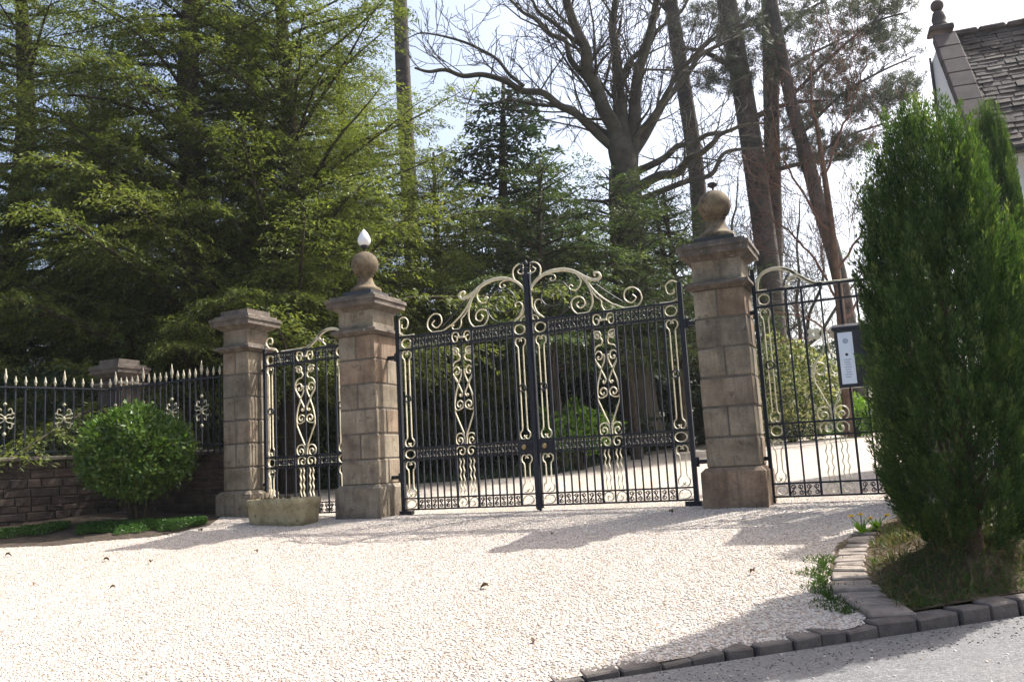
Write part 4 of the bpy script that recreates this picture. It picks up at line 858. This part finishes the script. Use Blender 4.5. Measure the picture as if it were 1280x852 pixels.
for pts, dz, r in BO:
    r *= .70
    C0 = np.array([at_depth(x, y, Zb+dz*i/(len(pts)-1)) for i, (x, y) in enumerate(pts)]); C0 = cr(C0, 2); C0[1:] += rng.normal(0, .07, (len(C0)-1, 3)); P = cr(C0, 5); limb(bm_, P, r, r*.22, 10); twigs(tw, P, r*.6, 3, (2.6, 3.2, 4.0), (.36, .48, .55), .18, .0075)
build(bm_, 'boughs', M['bark_grey'], bt, smooth=True); build(tw, 'twigs', M['bark_grey'], bt)
# slender bare trunk rising out of the yews
p = ground_at_depth(517, 28); st = thing('slender_tree', p, 'tall straight thin trunk rising between the yews and the bare tree', 'tree')
mb = MB(); P = px_line([(528, 575), (520, 400), (512, 250), (505, 120), (500, 0), (494, -120)], 28); limb(mb, P, .30, .20, 10); build(mb, 'trunk', M['bark_pine'], st, smooth=True)
mb = MB(); P2 = px_line([(500, 0), (494, -120)], 28); twigs(mb, P2, .12, 2, (3, 3), (.5, .4)); build(mb, 'boughs', M['bark_pine'], st)
# red-twigged thicket tree by the drive
p = ground_at_depth(1062, 24); rt = thing('red_twigged_tree', p, 'leafless tree with fine reddish twigs above the variegated shrub', 'tree', 'bare trees in the garden')
mb = MB(); P = px_line([(1062, 545), (1056, 450), (1048, 360), (1035, 250), (1020, 150)], 24); limb(mb, P, .16, .05, 8); build(mb, 'trunk', M['bark_red'], rt)
mb = MB()
for pts, dz in (([(1050, 380), (1010, 320), (970, 290), (930, 280)], 1.), ([(1046, 340), (1070, 280), (1095, 220), (1120, 150)], -1.), ([(1040, 290), (1000, 230), (975, 180), (960, 120)], -1.), ([(1052, 400), (1090, 350), (1120, 300)], .8), ([(1030, 220), (1060, 150), (1080, 90), (1090, 40)], 1.), ([(1020, 150), (1010, 90), (1020, 30)], 0.), ([(1055, 430), (1020, 400), (985, 390)], -.6)):
    P = px_line(pts, 24, dz); P[1:] += np.cumsum(rng.normal(0, .05, (len(P)-1, 3)), 0); limb(mb, P, .040, .010, 5); twigs(mb, P, .026, 3, (3.0, 3.6, 4.2), (.45, .5, .5), .2, .0065)
build(mb, 'twigs', M['twig_red'], rt)

for nm_, base, Zt, fan in (('leafless tree tangled with fine twigs behind the variegated shrub', (1005, 548), 33, [(930, 330), (960, 270), (1000, 250), (1040, 290), (1080, 330), (1100, 390), (915, 400)]), ('leafless tree with grey twigs behind the thick twin stemmed pine', (915, 548), 34, [(850, 330), (880, 260), (920, 220), (960, 260), (990, 330), (1010, 400)])):
    p = ground_at_depth(base[0], Zt); T_ = thing('leafless_tree', p, nm_, 'tree', 'bare trees in the garden')
    mb = MB(); tk = px_line([base, (base[0]-4, 500), (base[0]-9, 440)], Zt); limb(mb, tk, .17, .12, 8); build(mb, 'trunk', M['bark_grey'], T_, smooth=True)
    bm2 = MB()
    for q in fan:
        C0 = cr([tk[-1-int(rng.integers(0, 5))]]+[at_depth(base[0]-9+(q[0]-base[0]+9)*u_**.8, 450+(q[1]-450)*u_, Zt+rng.uniform(-1, 1)*u_*2) for u_ in (.35, .7, 1.)], 2); C0[1:] += rng.normal(0, .09, (len(C0)-1, 3)); P = cr(C0, 4)
        limb(bm2, P, .085, .02, 6); twigs(bm2, P, .05, 3, (1.9, 2.8, 3.4), (.36, .5, .5), .2, .0075)
    build(bm2, 'boughs', M['bark_grey'], T_)

# --- Scots pines
def needle_tufts(mb, P, n_each=44, L=(.14, .26), W=.016, spread=.9):
    n = len(P); base = np.repeat(P, n_each, 0); ax = np.repeat(norm(rdir(n)+np.array((0, 0, .5))), n_each, 0); m = len(base)
    D = norm(ax+rdir(m)*spread); leaves(mb, base+rng.normal(0, .05, (m, 3)), D, rdir(m), rng.uniform(*L, m), W*rng.uniform(.8, 1.6, m), np.clip(np.repeat(rng.random(n), n_each)*.6+rng.random(m)*.4, 0, 1))
def pine(label, pts, Z, r0, r1, limbs_, crown, tuft_n, px_base):
    T_ = thing('pine_tree', ground_at_depth(px_base, Z), label, 'tree', 'tall pines behind the cup topped pillar')
    mb = MB(); P = px_line(pts, Z); limb(mb, P, r0, r1, 12); build(mb, 'trunk', M['bark_pine'], T_, smooth=True)
    bm2, cr_ = MB(), MB(); tips = []
    for q, dz in limbs_:
        L_ = px_line(q, Z, dz); limb(bm2, L_, r1*.38, .02, 6); before = len(bm2.v); twigs(bm2, L_, r1*.25, 3, (2.2, 3.0, 3.0), (.36, .5, .5), .2, .007)
        for v in bm2.v[before::6]: tips.append(v[-3:].mean(0))
    for (cx, cy, rx, ry_, dd) in crown:
        for _ in range(tuft_n*2):
            a = rdir(1)[0]*rng.random()**.4; tips.append(at_depth(cx+a[0]*rx, cy+a[1]*ry_, Z+a[2]*dd))
    needle_tufts(cr_, np.array(tips)); build(bm2, 'boughs', M['bark_pine'], T_); build(cr_, 'crown', M['pine_needle'], T_, tint=True)
pine('leaning pine with trunk crossing the boughs of the bare tree', [(885, 560), (880, 400), (872, 230), (855, 110), (838, 0), (825, -90)], 30, .32, .20, [([(850, 90), (890, 50), (930, 30)], -1.5), ([(840, 20), (800, -20), (770, -40)], 1.)], [(880, 20, 60, 28, 1.5), (835, -40, 90, 40, 2.5)], 40, 885)
pine('thick twin stemmed pine, its heavier stem leaning', [(975, 560), (968, 420), (960, 330), (945, 220), (928, 110), (908, 0), (895, -90)], 28, .40, .28, [([(925, 90), (880, 65), (845, 60)], -1.), ([(915, 40), (965, 20), (1020, 15)], 1.), ([(935, 150), (985, 130), (1040, 125)], -1.2), ([(945, 220), (1000, 205), (1050, 200)], .6)], [(1000, 190, 60, 24, 1.5), (940, 60, 60, 45, 2), (1040, 120, 55, 28, 2), (960, 35, 70, 35, 2), (1010, 90, 60, 22, 1.5), (900, 100, 45, 20, 1.2), (1030, 20, 60, 25, 2)], 42, 975)
pine('straight pine stem pressed against the thick twin stemmed pine', [(972, 560), (968, 400), (968, 300), (965, 180), (962, 60), (958, -80)], 29, .30, .22, [([(964, 100), (1010, 70), (1060, 45)], 1.), ([(962, 60), (1000, 20), (1050, -10)], -1.)], [(1070, 60, 65, 30, 2), (1000, 150, 50, 25, 1.5)], 40, 972)
pine('thin pine leaning away behind the notice case', [(1082, 560), (1066, 440), (1048, 340), (1025, 260), (1003, 180), (985, 110), (965, 0)], 27, .26, .16, [([(1000, 170), (1050, 120), (1100, 90), (1145, 70)], 1.), ([(990, 120), (1040, 70), (1090, 30), (1135, 15)], -1.), ([(1010, 200), (1060, 170), (1120, 150)], .5)], [(1110, 40, 40, 32, 2), (1125, 110, 25, 25, 1.5), (1080, 130, 50, 26, 1.5), (1055, 180, 50, 22, 1.5), (1100, 5, 45, 22, 2)], 44, 1082)

# --- clipped upright conifers by the road
def cypress_meshes(seed, prof, H, n, leafm, tips=3, pl=(.16, .34), per=40, lf=(.030, .055), lw=.011):
    global rng
    keep = rng; rng = np.random.default_rng(seed); hs_, rs_ = np.array(prof).T
    tr_, cw = MB(), MB(); tube(tr_, [(0, 0, -.25), (0, 0, .15), (.02, 0, H*.3), (0, 0, H*.72)], [.10, .075, .06, .015], 10)
    for k in range(26):
        a = rng.uniform(0, 6.283); h = rng.uniform(.05, .35)*H; l = rng.uniform(.4, .9); r = np.interp(h+l*.8, hs_, rs_)*.7
        tube(tr_, [(0, 0, h), (r*.55*math.cos(a), r*.55*math.sin(a), h+.3*l), (r*math.cos(a), r*math.sin(a), h+l)], [.026, .018, .008], 5)
    # plume bases over the envelope
    hh = []
    while len(hh) < n:
        h = rng.uniform(0, H); 
        if rng.random() < (np.interp(h, hs_, rs_)+.05)/(rs_.max()+.05): hh.append(h)
    hh = np.array(hh); az = rng.uniform(0, 2*math.pi, n); lump = 1+.11*np.sin(3*az+hh*2.3+seed)+.08*np.sin(7*az-hh*4.1)+.05*np.sin(13*az+hh*9)
    deep = np.where(rng.random(n) < .3, rng.uniform(.55, .85, n), rng.uniform(.88, 1.0, n)); r = np.interp(hh, hs_, rs_)*lump*deep
    lobes = np.stack([np.cos(np.arange(tips)*2*math.pi/tips+.6), np.sin(np.arange(tips)*2*math.pi/tips+.6)], 1)*.11
    ctr = lobes[rng.integers(0, tips, n)]*np.clip((hh-.55*H)/(.4*H), 0, 1)[:, None]
    P = np.stack([ctr[:, 0]+r*np.cos(az), ctr[:, 1]+r*np.sin(az), hh], 1); out = np.stack([np.cos(az), np.sin(az), np.zeros(n)], 1)
    flare = np.interp(hh, [0, .25*H, .6*H, H], [.75, .42, .30, .16])[:, None]; A = norm(np.array((0, 0, 1.))+out*flare+rng.normal(0, .10, (n, 3)))
    Lp = rng.uniform(*pl, n); Lp *= np.clip(np.interp(hh, [0, .3*H, H], [.65, 1, 1.05]), 0, 2)
    s = rng.random((n, per))**.8; base = P[:, None]+A[:, None]*(s*Lp[:, None])[..., None]; rad = norm(rng.normal(size=(n, per, 3))); rad = norm(rad-(rad*A[:, None]).sum(-1, keepdims=True)*A[:, None])
    wd = (.055*(1-s)**.7+.006)*rng.random((n, per))**.5*(Lp[:, None]/.25); base = base+rad*wd[..., None]
    D = norm(A[:, None]*1.0+rad*(.25+.55*(1-s))[..., None]+rng.normal(0, .10, (n, per, 3))); m = n*per
    tint = np.clip((np.repeat(rng.normal(.36, .2, n), per)+.5*(s.ravel()-.45)+rng.normal(0, .12, m)), 0, 1)
    leaves(cw, base.reshape(-1, 3), D.reshape(-1, 3), norm(rad.reshape(-1, 3)+rng.normal(0, .5, (m, 3))), rng.uniform(*lf, m), lw*rng.uniform(.7, 1.4, m), tint)
    rng = keep; a = tr_.mesh('trunk', smooth=True); a.materials.append(M['bark_red']); c = cw.mesh('crown', tint=True); c.materials.append(M[leafm]); return a, c
PROF = [(0, .20), (.06, .32), (.16, .43), (.36, .53), (.62, .565), (.95, .595), (1.4, .575), (1.8, .53), (2.15, .475), (2.5, .405), (2.75, .34), (2.95, .265), (3.08, .18), (3.16, .07)]
cp = np.array((4.60, -3.60, 0.)); cp[2] = float(verge_z(cp[0], cp[1]))-.02
CYP = plant_tree('clipped_conifer', 'plump dark green upright conifer growing on the bank by the kerb', cypress_meshes(31, PROF, 3.16, 3600, 'cypress_leaf', per=58, lf=(.026, .048), lw=.0095), cp, .3, .895, 'upright conifers by the road', names=('trunk', 'crown'))
CYP.scale = (.84, .84, .92)
p2 = at_depth(1297, 600, 8.6); p2[2] = float(G(p2[0], p2[1]))-.02
c2_ = plant_tree('clipped_conifer', 'slimmer yellowish upright conifer in front of the white house', [o_.data for o_ in CYP.children], p2, 2.2, 1.0, 'upright conifers by the road', names=('trunk', 'crown'))
c2_.scale = (.44, .44, 1.20)
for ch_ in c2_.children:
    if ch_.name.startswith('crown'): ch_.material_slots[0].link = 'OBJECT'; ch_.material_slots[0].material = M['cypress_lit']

# --- shrubs
def shrub(name, label, c, rad, n, L, W, m, seed, stem_base, group=None, inner=.55, bark='bark_dark', up=.25, lumps=.12, wild=.55, shell=.72, stray=.0):
    T_ = thing(name, stem_base, label, 'bush', group); c = np.array(c); rad = np.array(rad)
    mb = MB()
    for k in range(9):
        a = k*2.4+seed; e = c+rad*np.array((math.cos(a)*.5, math.sin(a)*.5, rng.uniform(-.1, .35)))
        tube(mb, cr([np.array(stem_base)+np.array((math.cos(a)*.05, math.sin(a)*.05, -.08)), (np.array(stem_base)+e)/2+np.array((math.cos(a)*.06, math.sin(a)*.06, 0)), e], 4), np.linspace(.028, .008, 9), 6)
    build(mb, 'stems', M[bark], T_)
    d = rdir(n); sh = np.where(rng.random(n) < shell, rng.uniform(.90, 1.0, n), rng.uniform(inner, .92, n))
    lp = 1+lumps*(np.sin(5*d[:, 0]+seed)*np.sin(5*d[:, 1]+2*seed)+.6*np.sin(9*d[:, 2]+7*d[:, 0]))
    sh = np.where(rng.random(n) < stray, rng.uniform(1.0, 1.13, n), sh); P = c+d*rad*(sh*lp)[:, None]; D = norm(d*.7+rdir(n)*.9+np.array((0, 0, up))); N_ = norm(d+rdir(n)*wild)
    mb = MB(); leaves(mb, P, D, N_, rng.uniform(L*.7, L*1.25, n), rng.uniform(W*.75, W*1.2, n), np.clip(rng.normal(.5, .25, n), 0, 1)); build(mb, 'leaves', M[m], T_, tint=True); return T_
bp_ = at_depth(170, 566, 12.35); bz = float(G(bp_[0], bp_[1]))
shrub('round_bush', 'rounded glossy green laurel bush in front of the wall corner', (bp_[0], bp_[1], bp_[2]), (.73, .73, .65), 17000, .078, .038, 'laurel_leaf', 3, (bp_[0]+.05, bp_[1], bz), lumps=.085, wild=1.1, shell=.5, stray=.03)
def px_shrub(name, label, px, py, Z, rx, rz_, n, L, W, m, seed, **k):
    c = at_depth(px, py, Z); return shrub(name, label, c, (rx, rx*.8, rz_), n, L, W, m, seed, (c[0], c[1], float(G(c[0], c[1]))), **k)
px_shrub('sunlit_shrub', 'bright yellow green shrub seen through the cup pillar gate leaf', 722, 538, 19.5, .75, .50, 2000, .11, .055, 'bright_leaf', 5, group='garden shrubs', lumps=.4)
px_shrub('variegated_shrub', 'tall cream variegated shrub seen through the narrow side gate', 985, 488, 26, 1.5, 1.55, 8500, .13, .07, 'varieg_leaf', 6, group='garden shrubs')
px_shrub('sunlit_shrub', 'low green shrub at the edge of the drive below the notice case', 1068, 520, 26, .75, .6, 2400, .11, .055, 'bright_leaf', 7, group='garden shrubs')
for px, py, Z, rx, rz_, lb in ((560, 545, 23, 1.5, 1.2, 'dark evergreen shrub in shade behind the lamp pillar gate leaf'), (660, 540, 24.5, 1.2, 1.0, 'dark evergreen shrub in shade behind the meeting stiles of the gates'), (745, 540, 26, 1.6, 1.4, 'dark evergreen shrub beside the foot of the great bare tree'), (870, 520, 30, 2.2, 1.9, 'dark evergreen shrub behind the cup topped pillar'), (1080, 480, 31, 2.6, 1.9, 'dark evergreen shrub behind the notice case'), (930, 500, 31, 2.0, 1.8, 'dark evergreen shrub behind the variegated shrub'),
                               (430, 540, 22, 1.6, 1.5, 'dark evergreen shrub in shade behind the lamp topped pillar'), (370, 530, 21, 1.5, 1.5, 'dark evergreen shrub in shade behind the stone trough gate'), (220, 520, 19, 1.5, 1.3, 'dark evergreen shrub behind the short railings'), (60, 530, 17, 1.6, 1.1, 'dark evergreen shrub behind the longer railings')):
    px_shrub('evergreen_shrub', lb, px, py, Z, rx, rz_, 5200, .14, .065, 'fir_leaf', int(px) % 17, group='shaded evergreen shrubs')

# --- ground cover, grass and weeds
def cover(name, label, A, B, hw, n, m, Lr, hgt, tall=False):
    A = np.array(A); B = np.array(B); d = (B-A)/np.linalg.norm(B-A); nn = np.array((-d[1], d[0])); u = rng.random(n); v = rng.uniform(-1, 1, n); v *= np.sqrt(np.clip(1-(2*u-1)**4, 0, 1))
    Q = A+np.outer(u, B-A)+np.outer(v*hw*(1+.25*np.sin(u*17)+.15*np.sin(u*41+v*3)), nn); z = G(Q[:, 0], Q[:, 1])+.012; hh = hgt*(1-v*v*.8)*rng.random(n)**.5
    P = np.stack([Q[:, 0], Q[:, 1], z+hh], 1); D = rdir(n); D[:, 2] = np.abs(D[:, 2])*.6; mb = MB()
    leaves(mb, P, D, norm(rdir(n)*.6+np.array((0, 0, 1.))), rng.uniform(*Lr, n), rng.uniform(Lr[0]*.55, Lr[1]*.55, n), rng.random(n)); o = build(mb, name, M[m], None, tint=True); return tag(o, label, 'ground cover', kind='stuff')
cover('ground_cover', 'low leafy green plants carpeting the bed under the round bush', on_ground(100, 664)[:2], on_ground(258, 656)[:2], .42, 15000, 'cover_leaf', (.016, .036), .09)
cover('ground_cover', 'low leafy green plants carpeting the bed below the longer wall', on_ground(88, 661)[:2], (-8.0, -3.6), .42, 15000, 'cover_leaf', (.016, .036), .09)
def blades(name, label, Q, L, W, m, zf, lean=.5, tint=None):
    n = len(Q); P = np.stack([Q[:, 0], Q[:, 1], zf(Q[:, 0], Q[:, 1])-.004], 1); D = norm(rdir(n)*lean+np.array((0, 0, .8))); mb = MB()
    leaves(mb, P, D, rdir(n), rng.uniform(L*.5, L*1.2, n), W*rng.uniform(.6, 1.3, n), rng.random(n) if tint is None else np.clip(rng.normal(tint, .15, n), 0, 1)); o = build(mb, name, M[m], None, tint=True); return tag(o, label, 'grass', kind='stuff')
n = 34000; Q = np.stack([rng.uniform(3.95, 6.4, n), rng.uniform(-4.75, -.9, n)], 1)
nz = np.sin(Q[:, 0]*5.3+1)*np.sin(Q[:, 1]*4.1+2)+.6*np.sin(Q[:, 0]*11+Q[:, 1]*9); ok = (kerb_s(Q[:, 0], Q[:, 1]) > .2) & (Q[:, 0] > np.interp(Q[:, 1], [-4.6, -3.5, -2.4, -1.6, -.5], [4.12, 3.95, 3.95, 4.12, 4.7])) & (nz+rng.normal(0, .5, n) > .1)
blades('verge_grass', 'thin green and straw coloured grass growing on the bank under the conifer', Q[ok], .085, .008, 'grass_blade', verge_z, 1.1)
n = 16000; Q = np.stack([rng.uniform(3.95, 6.4, n), rng.uniform(-4.75, -.9, n)], 1); ok = (kerb_s(Q[:, 0], Q[:, 1]) > .2) & (Q[:, 0] > np.interp(Q[:, 1], [-4.6, -3.5, -2.4, -1.6, -.5], [4.10, 3.92, 3.9, 4.1, 4.7]))
blades('dead_needles', 'brown dead twigs and needles littering the bank', Q[ok], .085, .007, 'straw', lambda x, y: verge_z(x, y)+.012, 6.)
n = 2200; u = rng.random(n); Q = np.stack([np.interp(u, [0, .4, .7, 1], [3.60, 3.60, 3.66, 3.83])+rng.normal(0, .05, n)*(1+np.sin(u*23)), -2.9-1.6*u], 1)
blades('edge_grass', 'green weeds growing along the gravel side of the setts', Q, .05, .008, 'grass_blade', lambda x, y: G(x, y)+.006, 1.2, .35)
n = 5000; Q = np.stack([rng.uniform(-1.2, 6, n), 21.8+rng.uniform(0, 1.4, n)], 1)
blades('lawn_edge', 'strip of bright grass at the far side of the drive', Q, .16, .03, 'bright_leaf', G, .8)
n = 6000; Q = np.stack([rng.uniform(-9, -2.5, n), rng.uniform(6.5, 14, n)], 1); Q = Q[Q[:, 0] < np.interp(Q[:, 1], [5.5, 7, 10, 14], [-8.5, -2.8, -2.6, -3.2])]
blades('ivy_floor', 'dark ivy and litter on the ground under the garden trees', Q, .14, .06, 'fir_leaf', G, 1.2)

n = 5200; tk_ = rng.uniform(.35, 3.2, n); sk_ = .18+rng.random(n)**1.5*.45; Q = np.stack([K0[0]+KD[0]*tk_+KN[0]*sk_, K0[1]+KD[1]*tk_+KN[1]*sk_], 1); Q = Q[Q[:, 0] > np.interp(Q[:, 1], [-4.75, -4.5, -4.], [4.16, 4.2, 4.05])]
blades('kerb_grass', 'tufts of grass and moss along the back of the kerb', Q, .055, .009, 'grass_blade', verge_z, 1.3, .4)
# --- dandelions and a dock by the conifer
def dandelion(px, py, label, flowers, s=1.):
    d = ray(px, py); t = (-.07+.10*(CAM[1]+.4)-CAM[2])/(d[2]-.10*d[1]); p = CAM+d*t; p[2] = float(verge_z(p[0], p[1])) if p[0] > 3.9 else float(G(p[0], p[1]))+.01
    T_ = thing('dandelion' if flowers else 'dock_plant', p, label, 'plant'); mb = MB(); n = 16; az = np.arange(n)*2.4; el = rng.uniform(.15, 1.0, n)
    D = np.stack([np.cos(az)*np.cos(el), np.sin(az)*np.cos(el), np.sin(el)], 1); N_ = norm(np.stack([-np.cos(az)*np.sin(el), -np.sin(az)*np.sin(el), np.cos(el)], 1))
    leaves(mb, np.tile(p, (n, 1)), D, N_, rng.uniform(.10, .19, n)*s, rng.uniform(.03, .055, n)*s, rng.random(n)); build(mb, 'leaves', M['bright_leaf'], T_, tint=True)
    for k in range(flowers):
        a = k*2.2+.4; e = p+np.array((math.cos(a)*.09, math.sin(a)*.07, .13+.02*k)); mb = MB(); tube(mb, [p, (p+e)/2+np.array((0, 0, .03)), e], .004, 5); stx = build(mb, 'flower_stem', M['bright_leaf'], T_)
        mb = MB(); m = 40; dd = rdir(m); dd[:, 2] = abs(dd[:, 2])*.5; leaves(mb, np.tile(e, (m, 1)), dd, rdir(m), .028, .010, rng.random(m)); build(mb, 'flower', M['petal'], stx, tint=True)
dandelion(1078, 668, 'dandelion with small yellow flowers at the end of the setts', 3)
dandelion(1098, 664, 'leafy dandelion clump with one flower beside the conifer', 1)
dandelion(1268, 684, 'broad leaved green weed at the foot of the conifer, towards the house', 0, 1.3)

# --- fallen leaves and cones on the gravel
for k, (px, py, s) in enumerate(((600, 735, 1.3), (841, 641, 1.2), (666, 803, .9), (108, 662, 1.6), (137, 700, 1.2), (188, 703, 1.1), (42, 731, 1.), (137, 735, .9), (690, 668, .9), (938, 716, .9), (15, 695, 1.3), (322, 690, 1.), (500, 645, 1.), (252, 664, 1.5))):
    d = ray(px, py); ts_ = np.linspace(4, 14, 2000); PP = CAM+np.outer(ts_, d); p = PP[np.argmax(PP[:, 2] < G(PP[:, 0], PP[:, 1])+.012)]; p[2] = float(G(p[0], p[1]))+.010
    mb = MB(); a = rng.uniform(0, 6.28); L = .055*s; Wd = .035*s; n = 6; u = np.linspace(0, 1, n); up = .25+.6*rng.random()
    prof_ = np.sin(u*math.pi)**.7*Wd*.5+.001; ctr = np.stack([u*L*math.cos(a), u*L*math.sin(a), .018*s*np.sin(u*2.4)*up*2+.004], 1); sdv = np.array((-math.sin(a), math.cos(a), 0))
    V = np.concatenate([ctr+sdv*prof_[:, None]+np.outer(prof_, (0, 0, .8)), ctr-np.array((0, 0, .004)), ctr-sdv*prof_[:, None]+np.outer(prof_, (0, 0, .7))]); f = [(r*n+i, r*n+i+1, (r+1)*n+i+1, (r+1)*n+i) for r in (0, 1) for i in range(n-1)]
    V2 = np.concatenate([V, V+np.array((0, 0, .0025))]); N3 = len(V); f2 = [q[::-1] for q in f]+[tuple(i+N3 for i in q) for q in f]
    mb.add(V2+p, f2, rng.random()); o = build(mb, 'dry_leaf', M['dry_leaf'], None, tint=True); rebase(o, p); tag(o, {0: 'upright curled brown leaf alone on the open pale gravel', 1: 'dark curled leaf on gravel before the foot of the cup topped pillar', 3: 'large dark curled leaf beside the two carpets of ground cover', 9: 'small curled leaf on gravel out from the setts', 12: 'curled leaf on gravel by the foot of the lamp topped pillar', 13: 'large dark curled leaf on gravel below the round bush'}.get(k, 'curled brown dead leaf lying on the open pale gravel'), 'leaf', 'dead leaves on the gravel')

# --- added volume imitating a pale lens veil that lifts the dark trees
hm = bpy.data.materials.new('lens_veil'); hm.use_nodes = True; ht = hm.node_tree; ht.nodes.clear()
ho = ht.nodes.new('ShaderNodeOutputMaterial'); hv = ht.nodes.new('ShaderNodeVolumePrincipled'); hv.inputs['Color'].default_value = (.93, .96, 1.0, 1)
hv.inputs['Density'].default_value = .0004; hv.inputs['Anisotropy'].default_value = .3; ht.links.new(hv.outputs[0], ho.inputs['Volume'])
mb = MB(); box(mb, -560, 560, -560, 600, -4.0, 19.5); hz_o = build(mb, 'lens_veil', hm); tag(hz_o, 'added thin pale volume imitating a lens veil over the trees', 'lens_veil', kind='stuff')
